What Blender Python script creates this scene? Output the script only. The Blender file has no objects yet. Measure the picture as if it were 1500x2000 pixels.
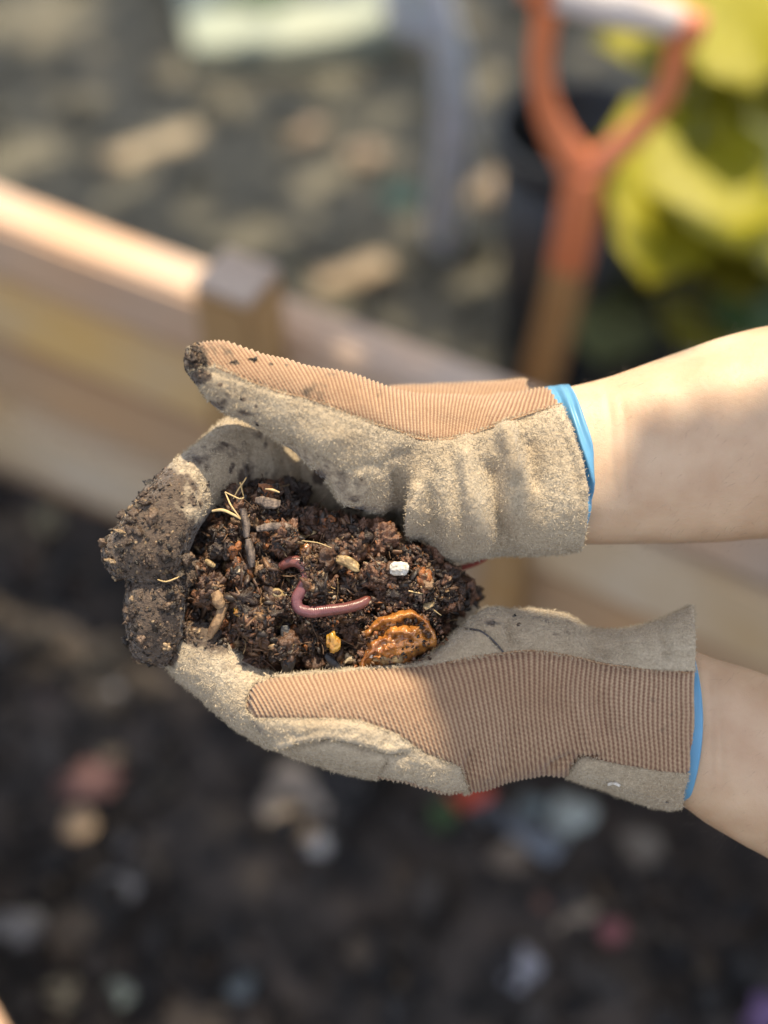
import bpy, bmesh, math, random
import numpy as np
from mathutils import Matrix, Vector

random.seed(7)
RNG = np.random.default_rng(7)
SC = bpy.context.scene
COL = SC.collection

# ------------------------------------------------------------------ camera
PITCH = math.radians(50)
CAM = np.array([0.0, 0.0, 1.15])
RIGHT = np.array([1.0, 0, 0])
FWD = np.array([0, math.cos(PITCH), -math.sin(PITCH)])
UP = np.array([0, math.sin(PITCH), math.cos(PITCH)])
VFOV = math.radians(40)
F = 1000 / math.tan(VFOV / 2)          # focal length in photo pixels
D0 = 0.63                              # metres to the hands
cd = bpy.data.cameras.new('camera')
cam = bpy.data.objects.new('camera', cd)
COL.objects.link(cam)
cam.location = CAM
cam.rotation_euler = (math.pi / 2 - PITCH, 0, 0)
cd.sensor_fit = 'VERTICAL'
cd.sensor_height = 36
cd.lens = 18 / math.tan(VFOV / 2)
cd.clip_start = 0.02
cd.clip_end = 400
cd.dof.use_dof = True
cd.dof.focus_distance = D0 - 0.008
cd.dof.aperture_fstop = 1.85
SC.camera = cam

# ------------------------------------------------------------------ light
Lc = np.array([0.10, 0.84, 0.50])
Lc /= np.linalg.norm(Lc)
SUN = Lc[0] * RIGHT + Lc[1] * UP - Lc[2] * FWD        # towards the sun
elev = math.asin(SUN[2])
azim = math.atan2(SUN[0], SUN[1])
world = bpy.data.worlds.new('World')
SC.world = world
world.use_nodes = True
wn = world.node_tree
sky = wn.nodes.new('ShaderNodeTexSky')
sky.sky_type = 'NISHITA'
sky.sun_disc = False
sky.sun_elevation = elev
sky.sun_rotation = azim
bg = wn.nodes['Background']
sky.dust_density = 3.0
hs = wn.nodes.new('ShaderNodeHueSaturation')
hs.inputs['Saturation'].default_value = 0.5      # a hazy, whitish sky
wn.links.new(sky.outputs[0], hs.inputs['Color'])
wn.links.new(hs.outputs[0], bg.inputs[0])
bg.inputs[1].default_value = 0.15
sl = bpy.data.lights.new('sun', 'SUN')
sl.energy = 3.1
sl.angle = math.radians(0.55)
sl.color = (1.0, 0.85, 0.61)
so = bpy.data.objects.new('sun', sl)
COL.objects.link(so)
so.rotation_euler = Vector(SUN).to_track_quat('Z', 'Y').to_euler()
so.location = (0, 0, 6)
SC.view_settings.view_transform = 'Standard'
SC.view_settings.look = 'None'
SC.view_settings.exposure = 1.42
SC.view_settings.gamma = 1
SC.view_settings.use_curve_mapping = False
SC.render.engine = 'CYCLES'
SC.cycles.max_bounces = 6

# ------------------------------------------------------------------ helpers
def ray(px, py):
    return (px - 750) / F * RIGHT + (1000 - py) / F * UP + FWD

def G(px, py, z=0.0):                  # where the sight line meets the level z
    d = ray(px, py)
    return CAM + d * (z - CAM[2]) / d[2]

def atY(px, py, y):                    # where the sight line meets the upright plane y
    d = ray(px, py)
    return CAM + d * y / d[1]

def H(px, py, z=0.0):                  # hand space: x right, y up, z (cm in) towards the viewer
    z = np.asarray(z, float) / 100
    return np.stack([(np.asarray(px, float) - 750) / F * (D0 - z),
                     (1000 - np.asarray(py, float)) / F * (D0 - z), z + 0 * np.asarray(px, float)], -1)

def unH(V):
    dep = D0 - V[:, 2]
    return 750 + V[:, 0] * F / dep, 1000 - V[:, 1] * F / dep

HC = CAM + FWD * D0
def h2w(p):
    p = np.asarray(p, float)
    return HC + p[..., 0:1] * RIGHT + p[..., 1:2] * UP - p[..., 2:3] * FWD
HROT = Matrix((( RIGHT[0], UP[0], -FWD[0]), (RIGHT[1], UP[1], -FWD[1]), (RIGHT[2], UP[2], -FWD[2])))

def tag(o, label=None, cat=None, group=None, kind=None):
    if label: o['label'] = label
    if cat: o['category'] = cat
    if group: o['group'] = group
    if kind: o['kind'] = kind
    return o

def empty(name, loc, label=None, cat=None, group=None, rot=None, kind=None):
    o = bpy.data.objects.new(name, None)
    COL.objects.link(o)
    m = Matrix.Identity(4)
    if rot is not None: m = rot.to_4x4()
    m.translation = Vector(loc)
    o.matrix_world = m
    o.empty_display_size = 0.01
    o['_base'] = [0.0, 0.0, 0.0]
    return tag(o, label, cat, group, kind)

def hand_thing(name, base, label, cat, group=None):   # base in hand space
    o = empty(name, h2w(base), label, cat, group, HROT)
    o['_base'] = [float(v) for v in base]
    return o

def raw_mesh(name, V, Fc, mat, cols=None, attrs=None, smooth=True):
    me = bpy.data.meshes.new(name)
    V = np.asarray(V, np.float32)
    if isinstance(Fc, np.ndarray):
        k = Fc.shape[1]
        me.vertices.add(len(V)); me.vertices.foreach_set('co', V.ravel())
        me.loops.add(Fc.size); me.loops.foreach_set('vertex_index', Fc.ravel().astype(np.int32))
        me.polygons.add(len(Fc))
        me.polygons.foreach_set('loop_start', np.arange(0, Fc.size, k, dtype=np.int32))
        me.update(calc_edges=True)
    else:
        me.from_pydata([tuple(v) for v in V], [], [tuple(f) for f in Fc])
    me.polygons.foreach_set('use_smooth', np.full(len(me.polygons), smooth))
    if cols is not None:
        a = me.attributes.new('tint', 'FLOAT_COLOR', 'POINT')
        c = np.ones((len(V), 4), np.float32); c[:, :3] = cols
        a.data.foreach_set('color', c.ravel())
    for k, v in (attrs or {}).items():
        a = me.attributes.new(k, 'FLOAT', 'POINT')
        a.data.foreach_set('value', np.asarray(v, np.float32))
    if mat: me.materials.append(mat)
    me.validate()
    me.update()
    return me

def obj(name, V, Fc, mat, parent=None, cols=None, attrs=None, smooth=True):
    V = np.asarray(V, float)
    me = raw_mesh(name, V, Fc, mat, cols, attrs, smooth)
    o = bpy.data.objects.new(name, me)
    COL.objects.link(o)
    if parent: o.parent = parent
    return o

def hand_part(name, V, Fc, mat, thing, parent=None, **kw):   # V in hand space
    return obj(name, np.asarray(V) - np.array(thing['_base'][:]), Fc, mat, parent or thing, **kw)

def hand_obj(name, V, Fc, mat, label, cat, group=None, **kw):  # one-mesh thing in hand space
    V = np.asarray(V, float)
    base = V.mean(0)
    o = obj(name, V - base, Fc, mat, **kw)
    m = HROT.to_4x4(); m.translation = Vector(h2w(base)); o.matrix_world = m
    return tag(o, label, cat, group)

# numpy value noise
def _hash(i, j, k, s):
    n = (i * 374761393 + j * 668265263 + k * 2147483647 + s * 1274126177) & 0xFFFFFFFF
    n = ((n ^ (n >> 13)) * 1274126177) & 0xFFFFFFFF
    n = ((n ^ (n >> 16)) * 2246822519) & 0xFFFFFFFF
    return ((n ^ (n >> 15)) & 0xFFFFFF) / 0xFFFFFF * 2 - 1
def vnoise(P, s=0):
    P = np.asarray(P, float)
    I = np.floor(P).astype(np.int64); f = P - I; f = f * f * (3 - 2 * f)
    out = 0
    for a in (0, 1):
        for b in (0, 1):
            for c in (0, 1):
                w = (f[:, 0] if a else 1 - f[:, 0]) * (f[:, 1] if b else 1 - f[:, 1]) * (f[:, 2] if c else 1 - f[:, 2])
                out = out + w * _hash(I[:, 0] + a, I[:, 1] + b, I[:, 2] + c, s)
    return out
def fbm(P, s=0, o=4, g=0.5):
    t, a, P = 0, 1.0, np.asarray(P, float)
    for k in range(o):
        t = t + a * vnoise(P * 2 ** k + 17.3 * k, s + k); a *= g
    return t

def grain(P, s=0):                      # granular, cauliflower like
    return (0.55 - np.abs(vnoise(P, s)) * 1.6) + 0.5 * (0.55 - np.abs(vnoise(P * 2.3 + 9, s + 1)) * 1.6)

def inpoly(px, py, poly):
    c = np.zeros(len(px), bool)
    n = len(poly)
    for i in range(n):
        x0, y0 = poly[i]; x1, y1 = poly[(i + 1) % n]
        if y0 == y1: continue
        m = ((y0 > py) != (y1 > py)) & (px < (x1 - x0) * (py - y0) / (y1 - y0) + x0)
        c ^= m
    return c
def polydist(px, py, line, closed=False):
    d = np.full(len(px), 1e9)
    n = len(line)
    for i in range(n if closed else n - 1):
        x0, y0 = line[i]; x1, y1 = line[(i + 1) % n]
        dx, dy = x1 - x0, y1 - y0
        t = np.clip(((px - x0) * dx + (py - y0) * dy) / (dx * dx + dy * dy + 1e-9), 0, 1)
        d = np.minimum(d, np.hypot(px - x0 - t * dx, py - y0 - t * dy))
    return d

def catmull(A, n):
    A = np.asarray(A, float)
    m = len(A)
    t = np.linspace(0, m - 1, n)
    i = np.minimum(t.astype(int), m - 2); f = (t - i)[:, None]
    p0 = A[np.maximum(i - 1, 0)]; p1 = A[i]; p2 = A[i + 1]; p3 = A[np.minimum(i + 2, m - 1)]
    return 0.5 * (2 * p1 + (p2 - p0) * f + (2 * p0 - 5 * p1 + 4 * p2 - p3) * f ** 2 + (3 * p1 - p0 - 3 * p2 + p3) * f ** 3)

def tube(pts, rad, seg=8, closed_ends=True, flat=1.0, up=(0, 0, 1)):
    P = np.asarray(pts, float); n = len(P)
    R = np.broadcast_to(np.asarray(rad, float), (n,))
    T = np.gradient(P, axis=0); T /= np.linalg.norm(T, axis=1, keepdims=True) + 1e-12
    u = np.array(up, float)
    A = u - T * (T @ u)[:, None]
    bad = np.linalg.norm(A, axis=1) < 0.05
    A[bad] = np.array([1, 0.2, 0]) - T[bad] * (T[bad] @ np.array([1, 0.2, 0]))[:, None]
    A /= np.linalg.norm(A, axis=1, keepdims=True); B = np.cross(T, A)
    th = np.linspace(0, 2 * math.pi, seg, endpoint=False)
    V = P[:, None] + R[:, None, None] * (np.cos(th)[None, :, None] * B[:, None] + flat * np.sin(th)[None, :, None] * A[:, None])
    V = V.reshape(-1, 3)
    i, j = np.meshgrid(np.arange(n - 1), np.arange(seg), indexing='ij')
    a = i * seg + j; b = i * seg + (j + 1) % seg
    Fq = np.stack([a, b, b + seg, a + seg], -1).reshape(-1, 4)
    Fc = [tuple(f) for f in Fq]
    if closed_ends:
        Fc.append(tuple(range(seg))[::-1]); Fc.append(tuple((n - 1) * seg + k for k in range(seg)))
    return V, Fc

def merge(*parts):
    Vs, Fs, o = [], [], 0
    for V, Fc in parts:
        Vs.append(np.asarray(V)); Fs += [tuple(int(k) + o for k in f) for f in Fc]; o += len(V)
    return np.concatenate(Vs), Fs

def box(c, sx, sy, sz, ax=None):
    c = np.asarray(c, float)
    ax = np.eye(3) if ax is None else np.asarray(ax, float)
    V = np.array([c + a * sx / 2 * ax[0] + b * sy / 2 * ax[1] + d * sz / 2 * ax[2] for a in (-1, 1) for b in (-1, 1) for d in (-1, 1)])
    return V, [(0, 1, 3, 2), (4, 6, 7, 5), (0, 4, 5, 1), (2, 3, 7, 6), (0, 2, 6, 4), (1, 5, 7, 3)]

_ico = {}
def ico(l):
    if l not in _ico:
        bm = bmesh.new(); bmesh.ops.create_icosphere(bm, subdivisions=l, radius=1)
        V = np.array([v.co[:] for v in bm.verts]); Fc = np.array([[v.index for v in f.verts] for f in bm.faces]); bm.free()
        _ico[l] = (V, Fc)
    return _ico[l]

def randrot(n):
    q = RNG.normal(size=(n, 4)); q /= np.linalg.norm(q, axis=1, keepdims=True)
    w, x, y, z = q.T
    return np.stack([np.stack([1 - 2 * (y * y + z * z), 2 * (x * y - z * w), 2 * (x * z + y * w)], -1),
                     np.stack([2 * (x * y + z * w), 1 - 2 * (x * x + z * z), 2 * (y * z - x * w)], -1),
                     np.stack([2 * (x * z - y * w), 2 * (y * z + x * w), 1 - 2 * (x * x + y * y)], -1)], 1)

def scatter(shapes, pos, size, cols, squash=None):   # many triangulated bits joined into one mesh
    n = len(pos); R = randrot(n)
    S = np.ones((n, 3)) if squash is None else squash
    Vs, Fs, Cs, off = [], [], [], 0
    which = RNG.integers(0, len(shapes), n)
    for k, (V, Fc) in enumerate(shapes):
        idx = np.where(which == k)[0]
        if not len(idx): continue
        W = V[None] * (S[idx] * size[idx, None])[:, None]
        W = np.einsum('nij,nvj->nvi', R[idx], W) + pos[idx, None]
        Vs.append(W.reshape(-1, 3))
        Fs.append((Fc[None] + (off + np.arange(len(idx)) * len(V))[:, None, None]).reshape(-1, 3))
        Cs.append(np.repeat(cols[idx], len(V), 0)); off += len(idx) * len(V)
    return np.concatenate(Vs), np.concatenate(Fs), np.concatenate(Cs)

# ------------------------------------------------------------------ materials
def mat(name, base, rough=0.7, spec=0.5, noise=None, bump=None, tint=False, sss=0, sssr=(0.01, 0.004, 0.002), translucent=0, sheen=0, coat=0, metallic=0):
    """base: colour or (colour, colour) mixed by noise=(scale, detail, lo, hi, stretch); bump=[(scale, strength, dist)]"""
    m = bpy.data.materials.new(name); m.use_nodes = True
    nt = m.node_tree; N = nt.nodes; L = nt.links
    p = N['Principled BSDF']
    p.inputs['Roughness'].default_value = rough
    p.inputs['Specular IOR Level'].default_value = spec
    p.inputs['Metallic'].default_value = metallic
    tc = N.new('ShaderNodeTexCoord')
    def vec(stretch):
        mp = N.new('ShaderNodeMapping'); mp.inputs['Scale'].default_value = stretch
        L.new(tc.outputs['Object'], mp.inputs[0]); return mp.outputs[0]
    col = None
    if tint:
        at = N.new('ShaderNodeAttribute'); at.attribute_name = 'tint'; col = at.outputs['Color']
    if noise:
        sc, det, lo, hi, st = noise
        nz = N.new('ShaderNodeTexNoise'); nz.inputs['Scale'].default_value = sc; nz.inputs['Detail'].default_value = det
        L.new(vec(st), nz.inputs['Vector'])
        mr = N.new('ShaderNodeMapRange'); mr.inputs[1].default_value = lo; mr.inputs[2].default_value = hi
        L.new(nz.outputs[0], mr.inputs[0])
        mx = N.new('ShaderNodeMix'); mx.data_type = 'RGBA'
        L.new(mr.outputs[0], mx.inputs[0])
        if tint:
            mx.blend_type = 'MULTIPLY'; L.new(col, mx.inputs[6]); mx.inputs[7].default_value = (*base[1], 1)
        else:
            mx.inputs[6].default_value = (*base[0], 1); mx.inputs[7].default_value = (*base[1], 1)
        col = mx.outputs[2]
    if col is not None: L.new(col, p.inputs['Base Color'])
    else: p.inputs['Base Color'].default_value = (*base, 1)
    nrm = None
    for (sc, st, di) in (bump or []):
        nz = N.new('ShaderNodeTexNoise'); nz.inputs['Scale'].default_value = sc; nz.inputs['Detail'].default_value = 4
        L.new(tc.outputs['Object'], nz.inputs['Vector'])
        b = N.new('ShaderNodeBump'); b.inputs['Strength'].default_value = st; b.inputs['Distance'].default_value = di
        L.new(nz.outputs[0], b.inputs['Height'])
        if nrm: L.new(nrm, b.inputs['Normal'])
        nrm = b.outputs[0]
    if nrm: L.new(nrm, p.inputs['Normal'])
    if sss:
        p.inputs['Subsurface Weight'].default_value = sss
        p.inputs['Subsurface Radius'].default_value = sssr; p.inputs['Subsurface Scale'].default_value = 1
    if sheen:
        p.inputs['Sheen Weight'].default_value = sheen; p.inputs['Sheen Roughness'].default_value = 0.5
    if coat:
        p.inputs['Coat Weight'].default_value = coat; p.inputs['Coat Roughness'].default_value = 0.12
    if translucent:
        tr = N.new('ShaderNodeBsdfTranslucent'); ms = N.new('ShaderNodeMixShader'); ms.inputs[0].default_value = translucent
        if col is not None: L.new(col, tr.inputs[0])
        else: tr.inputs[0].default_value = (*base, 1)
        L.new(p.outputs[0], ms.inputs[1]); L.new(tr.outputs[0], ms.inputs[2])
        L.new(ms.outputs[0], N['Material Output'].inputs[0])
    return m

def glove_mat(name, c0, c1, stain, rough, sheen, bumps, patch_scale, sss=0, groove_col=None):
    """cloth or suede with worn patches; the vertex attribute mud marks caked soil"""
    m = mat(name, (c0, c1), rough, 0.25, (patch_scale, 5, 0.35, 0.68, (1, 1, 1)), bumps, sheen=sheen)
    nt = m.node_tree; N = nt.nodes; L = nt.links; p = N['Principled BSDF']
    base = p.inputs['Base Color'].links[0].from_socket
    tc = [n for n in N if n.type == 'TEX_COORD'][0]
    nz = N.new('ShaderNodeTexNoise'); nz.inputs['Scale'].default_value = 900; nz.inputs['Detail'].default_value = 3
    L.new(tc.outputs['Object'], nz.inputs['Vector'])
    mr = N.new('ShaderNodeMapRange'); mr.inputs[1].default_value = 0.3; mr.inputs[2].default_value = 0.7; mr.inputs[3].default_value = 0.82; mr.inputs[4].default_value = 1.12
    L.new(nz.outputs[0], mr.inputs[0])
    mv = N.new('ShaderNodeMix'); mv.data_type = 'RGBA'; mv.blend_type = 'MULTIPLY'; mv.inputs[0].default_value = 1
    L.new(base, mv.inputs[6]); L.new(mr.outputs[0], mv.inputs[7])
    if groove_col:                                   # colour turns darker and redder between the ribs
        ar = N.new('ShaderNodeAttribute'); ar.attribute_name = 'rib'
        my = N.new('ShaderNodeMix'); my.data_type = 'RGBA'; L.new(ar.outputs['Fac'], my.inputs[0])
        my.inputs[6].default_value = (*groove_col, 1); L.new(mv.outputs[2], my.inputs[7]); mv = my
    at = N.new('ShaderNodeAttribute'); at.attribute_name = 'mud'
    n2 = N.new('ShaderNodeTexNoise'); n2.inputs['Scale'].default_value = 260; n2.inputs['Detail'].default_value = 6
    L.new(tc.outputs['Object'], n2.inputs['Vector'])
    ad = N.new('ShaderNodeMath'); ad.operation = 'ADD'; L.new(at.outputs['Fac'], ad.inputs[0]); L.new(n2.outputs[0], ad.inputs[1])
    m2 = N.new('ShaderNodeMapRange'); m2.inputs[1].default_value = 0.78; m2.inputs[2].default_value = 1.08; L.new(ad.outputs[0], m2.inputs[0])
    n3 = N.new('ShaderNodeTexNoise'); n3.inputs['Scale'].default_value = 700; n3.inputs['Detail'].default_value = 4
    L.new(tc.outputs['Object'], n3.inputs['Vector'])
    ms = N.new('ShaderNodeMix'); ms.data_type = 'RGBA'; L.new(n3.outputs[0], ms.inputs[0])
    ms.inputs[6].default_value = (0.032, 0.022, 0.016, 1); ms.inputs[7].default_value = (*stain, 1)
    mx = N.new('ShaderNodeMix'); mx.data_type = 'RGBA'
    L.new(m2.outputs[0], mx.inputs[0]); L.new(mv.outputs[2], mx.inputs[6]); L.new(ms.outputs[2], mx.inputs[7])
    L.new(mx.outputs[2], p.inputs['Base Color'])
    rg = N.new('ShaderNodeMapRange'); rg.inputs[3].default_value = rough; rg.inputs[4].default_value = 0.48   # wet mud shines a little
    L.new(m2.outputs[0], rg.inputs[0]); L.new(rg.outputs[0], p.inputs['Roughness'])
    return m

M = {}
M['suede'] = glove_mat('suede', (0.35, 0.27, 0.18), (0.455, 0.375, 0.27), (0.125, 0.083, 0.055), 0.95, 0.25, [(380, 0.7, 0.0016), (1100, 0.8, 0.0009)], 26)
M['knit'] = glove_mat('knit', (0.36, 0.24, 0.143), (0.43, 0.305, 0.195), (0.13, 0.09, 0.06), 0.85, 0.2, [(1500, 0.4, 0.0003)], 22, groove_col=(0.165, 0.075, 0.048))
M['nap'] = mat('suede_nap', ((0.36, 0.29, 0.20), (0.56, 0.475, 0.35)), 0.9, 0.2, (700, 2, 0.35, 0.65, (1, 1, 1)))
M['thread'] = mat('thread', (0.07, 0.06, 0.06), 0.8)
M['tape'] = mat('red_tape', (0.30, 0.05, 0.03), 0.7)
M['skin'] = mat('skin', ((0.45, 0.285, 0.175), (0.58, 0.41, 0.275)), 0.48, 0.4, (34, 7, 0.3, 0.7, (1, 1, 1)), [(1700, 0.35, 0.0004), (500, 0.25, 0.0007), (120, 0.15, 0.0014)], sss=0.25, sssr=(0.008, 0.003, 0.0015))
M['nitrile'] = mat('blue_nitrile', ((0.085, 0.25, 0.42), (0.12, 0.31, 0.49)), 0.4, 0.5, (60, 2, 0.3, 0.7, (1, 1, 1)), [(300, 0.1, 0.0008)])
M['soil'] = mat('wet_soil', ((1, 1, 1), (0.45, 0.40, 0.36)), 0.38, 0.45, (900, 5, 0.35, 0.65, (1, 1, 1)), [(1000, 0.7, 0.0010), (2600, 0.6, 0.0005)], tint=True)
M['flake'] = mat('plant_bits', ((1, 1, 1), (0.5, 0.45, 0.4)), 0.5, 0.5, (500, 4, 0.35, 0.7, (1, 1, 1)), [(900, 0.4, 0.0006)], tint=True)
M['worm'] = mat('worm_skin', ((1, 1, 1), (0.72, 0.66, 0.70)), 0.33, 0.5, (160, 5, 0.4, 0.6, (1, 1, 1)), [(900, 0.3, 0.0006)], sss=0.15, sssr=(0.003, 0.001, 0.001), coat=0.15, tint=True)
M['rind'] = mat('wet_rind', ((0.20, 0.065, 0.014), (0.47, 0.19, 0.04)), 0.3, 0.6, (110, 6, 0.35, 0.62, (1, 1, 1)), [(260, 0.5, 0.002), (900, 0.4, 0.0008)], coat=0.5, sss=0.1, sssr=(0.003, 0.001, 0.0005))
M['perlite'] = mat('perlite', ((0.42, 0.36, 0.28), (0.72, 0.68, 0.62)), 0.8, 0.3, (500, 4, 0.3, 0.7, (1, 1, 1)), [(700, 0.7, 0.0015)])
M['straw'] = mat('dry_straw', ((0.48, 0.33, 0.14), (0.62, 0.46, 0.24)), 0.6, 0.4, (400, 3, 0.3, 0.7, (1, 1, 1)))
M['barkgrey'] = mat('grey_bark', ((0.06, 0.045, 0.038), (0.22, 0.165, 0.13)), 0.7, 0.4, (500, 5, 0.35, 0.65, (1, 0.25, 1)), [(900, 0.7, 0.001)])
M['chip'] = mat('pale_wood_chip', ((0.15, 0.085, 0.045), (0.34, 0.22, 0.12)), 0.7, 0.4, (400, 5, 0.35, 0.65, (1, 0.3, 1)), [(700, 0.7, 0.001)])
M['seed'] = mat('seed_husk', ((0.12, 0.07, 0.03), (0.40, 0.28, 0.13)), 0.45, 0.5, (350, 5, 0.3, 0.7, (1, 1, 1)), [(600, 0.5, 0.0008)])
M['amber'] = mat('amber_pulp', ((0.22, 0.08, 0.01), (0.42, 0.24, 0.03)), 0.2, 0.6, (260, 4, 0.3, 0.7, (1, 1, 1)), [(500, 0.5, 0.001)], coat=0.4)
M['darkleaf'] = mat('rotten_leaf', ((0.010, 0.010, 0.011), (0.034, 0.032, 0.034)), 0.5, 0.5, (300, 5, 0.3, 0.7, (1, 1, 1)), [(500, 0.6, 0.001)])

def wood(name, c0, c1, c2, rough=0.75):
    m = mat(name, (c0, c1), rough, 0.3, (9, 6, 0.32, 0.68, (0.6, 6, 6)), [(60, 0.35, 0.004)])
    nt = m.node_tree; N = nt.nodes; L = nt.links; p = N['Principled BSDF']
    base = p.inputs['Base Color'].links[0].from_socket
    tc = [n for n in N if n.type == 'TEX_COORD'][0]
    nz = N.new('ShaderNodeTexNoise'); nz.inputs['Scale'].default_value = 5; nz.inputs['Detail'].default_value = 4
    L.new(tc.outputs['Object'], nz.inputs['Vector'])
    mr = N.new('ShaderNodeMapRange'); mr.inputs[1].default_value = 0.42; mr.inputs[2].default_value = 0.66; L.new(nz.outputs[0], mr.inputs[0])
    mx = N.new('ShaderNodeMix'); mx.data_type = 'RGBA'; L.new(mr.outputs[0], mx.inputs[0]); L.new(base, mx.inputs[6]); mx.inputs[7].default_value = (*c2, 1)
    L.new(mx.outputs[2], p.inputs['Base Color'])
    return m
M['cedar'] = wood('cedar_pink', (0.52, 0.32, 0.20), (0.58, 0.40, 0.27), (0.44, 0.35, 0.29))
M['cedary'] = wood('cedar_yellow', (0.64, 0.38, 0.11), (0.62, 0.42, 0.20), (0.50, 0.40, 0.30))
M['cedarg'] = wood('cedar_grey', (0.52, 0.41, 0.29), (0.60, 0.48, 0.35), (0.50, 0.34, 0.18))
M['cedarb'] = wood('cedar_brown', (0.44, 0.26, 0.14), (0.52, 0.33, 0.18), (0.40, 0.28, 0.18))
M['postwood'] = wood('post_wood', (0.34, 0.19, 0.07), (0.36, 0.23, 0.12), (0.27, 0.17, 0.07))
M['endgrain'] = wood('post_end', (0.40, 0.31, 0.25), (0.48, 0.39, 0.33), (0.34, 0.25, 0.19))
M['shaft'] = wood('shaft_wood', (0.34, 0.18, 0.07), (0.42, 0.27, 0.13), (0.28, 0.15, 0.06), 0.55)
M['grip'] = wood('grip_wood', (0.50, 0.46, 0.46), (0.58, 0.55, 0.56), (0.46, 0.36, 0.28), 0.6)
M['orange'] = mat('orange_paint', ((0.60, 0.18, 0.075), (0.55, 0.19, 0.09)), 0.3, 0.5, (30, 4, 0.4, 0.7, (1, 1, 1)), [(120, 0.1, 0.001)], coat=0.2)
M['pot'] = mat('black_plastic', ((0.010, 0.012, 0.016), (0.02, 0.024, 0.03)), 0.4, 0.5, (20, 3, 0.3, 0.7, (1, 1, 1)))
M['stake'] = wood('grey_stake', (0.40, 0.43, 0.47), (0.48, 0.51, 0.55), (0.44, 0.41, 0.47))
M['slab'] = mat('pale_slab', ((0.21, 0.25, 0.21), (0.30, 0.32, 0.25)), 0.8, 0.3, (3, 5, 0.35, 0.65, (1, 1, 1)), [(60, 0.3, 0.003)])
M['path'] = mat('path_earth', ((0.10, 0.095, 0.074), (0.132, 0.12, 0.092)), 0.95, 0.2, (3, 8, 0.3, 0.7, (1, 1, 1)), [(40, 0.6, 0.01), (160, 0.5, 0.004)])
M['mulch'] = mat('mulch_bits', ((1, 1, 1), (0.6, 0.6, 0.6)), 0.85, 0.2, (60, 4, 0.35, 0.7, (1, 1, 1)), tint=True)
M['bedsoil'] = mat('bed_soil', ((0.019, 0.017, 0.0165), (0.075, 0.060, 0.051)), 0.85, 0.35, (18, 8, 0.36, 0.66, (1, 1, 1)), [(60, 0.8, 0.01), (220, 0.7, 0.004)])
M['clod'] = mat('soil_clods', ((1, 1, 1), (0.45, 0.42, 0.4)), 0.8, 0.4, (90, 5, 0.35, 0.65, (1, 1, 1)), [(160, 0.7, 0.004)], tint=True)
def leafmat(name, a, b, tr=0.45):
    return mat(name, (a, b), 0.45, 0.4, (14, 4, 0.35, 0.65, (1, 1, 1)), [(40, 0.3, 0.004)], translucent=tr)
M['leafy'] = leafmat('leaf_yellow_green', (0.33, 0.305, 0.012), (0.42, 0.385, 0.02))
M['leafo'] = leafmat('leaf_olive', (0.26, 0.24, 0.018), (0.36, 0.32, 0.025))
M['leafg'] = leafmat('leaf_green', (0.05, 0.11, 0.025), (0.08, 0.15, 0.035))
M['leafp'] = leafmat('leaf_pale', (0.22, 0.26, 0.12), (0.28, 0.30, 0.14))
M['stem'] = mat('green_stem', ((0.10, 0.14, 0.04), (0.16, 0.17, 0.06)), 0.6, 0.4, (20, 3, 0.3, 0.7, (1, 1, 1)))
M['treebark'] = mat('tree_bark', ((0.06, 0.045, 0.035), (0.13, 0.10, 0.08)), 0.9, 0.3, (12, 6, 0.3, 0.7, (1, 1, 0.3)), [(40, 0.6, 0.01)])
M['treeleaf'] = leafmat('tree_leaf', (0.05, 0.08, 0.02), (0.08, 0.11, 0.03), 0.25)

# ------------------------------------------------------------------ setting: ground and bed soil
n = 60
xs = np.linspace(-1.5, 1.7, 170); ys = np.linspace(-0.4, 1.35, 100)
X, Y = np.meshgrid(xs, ys, indexing='ij')
B0 = np.array([-0.42, 1.024]); E = np.array([0.876, -0.482]); NI = np.array([-0.482, -0.876])
def wall_s(x, y): return (x - B0[0]) * E[0] + (y - B0[1]) * E[1]
def wall_n(x, y): return (x - B0[0]) * NI[0] + (y - B0[1]) * NI[1]     # + on the bed side
P = np.stack([X.ravel(), Y.ravel(), 0 * X.ravel()], -1)
Z = 0.018 * fbm(P * 7, 3, 4) + 0.006 * fbm(P * 40, 9, 3)
Z = np.where(wall_n(P[:, 0], P[:, 1]) < -0.01, -0.06, Z)
P[:, 2] = Z
i, j = np.meshgrid(np.arange(169), np.arange(99), indexing='ij')
a = (i * 100 + j)
Fq = np.stack([a, a + 100, a + 101, a + 1], -1).reshape(-1, 4)
ctr = P[Fq].mean(1); keep = wall_n(ctr[:, 0], ctr[:, 1]) > -0.03
tag(obj('bed_soil', P, Fq[keep], M['bedsoil']), kind='structure')
s = 60
gx = np.concatenate([[-s], np.linspace(-2.5, 2.5, 120), [s]]); gy = np.concatenate([[-s], np.linspace(0.3, 4.5, 100), [s]])
X, Y = np.meshgrid(gx, gy, indexing='ij'); P = np.stack([X.ravel(), Y.ravel(), 0 * X.ravel()], -1)
P[:, 2] = -0.03 + 0.012 * fbm(P * 4, 5, 4)
P[wall_n(P[:, 0], P[:, 1]) > -0.03, 2] = -0.09
i, j = np.meshgrid(np.arange(121), np.arange(101), indexing='ij'); a = i * 102 + j
tag(obj('ground', P, np.stack([a, a + 102, a + 103, a + 1], -1).reshape(-1, 4), M['path']), kind='structure')

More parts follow.
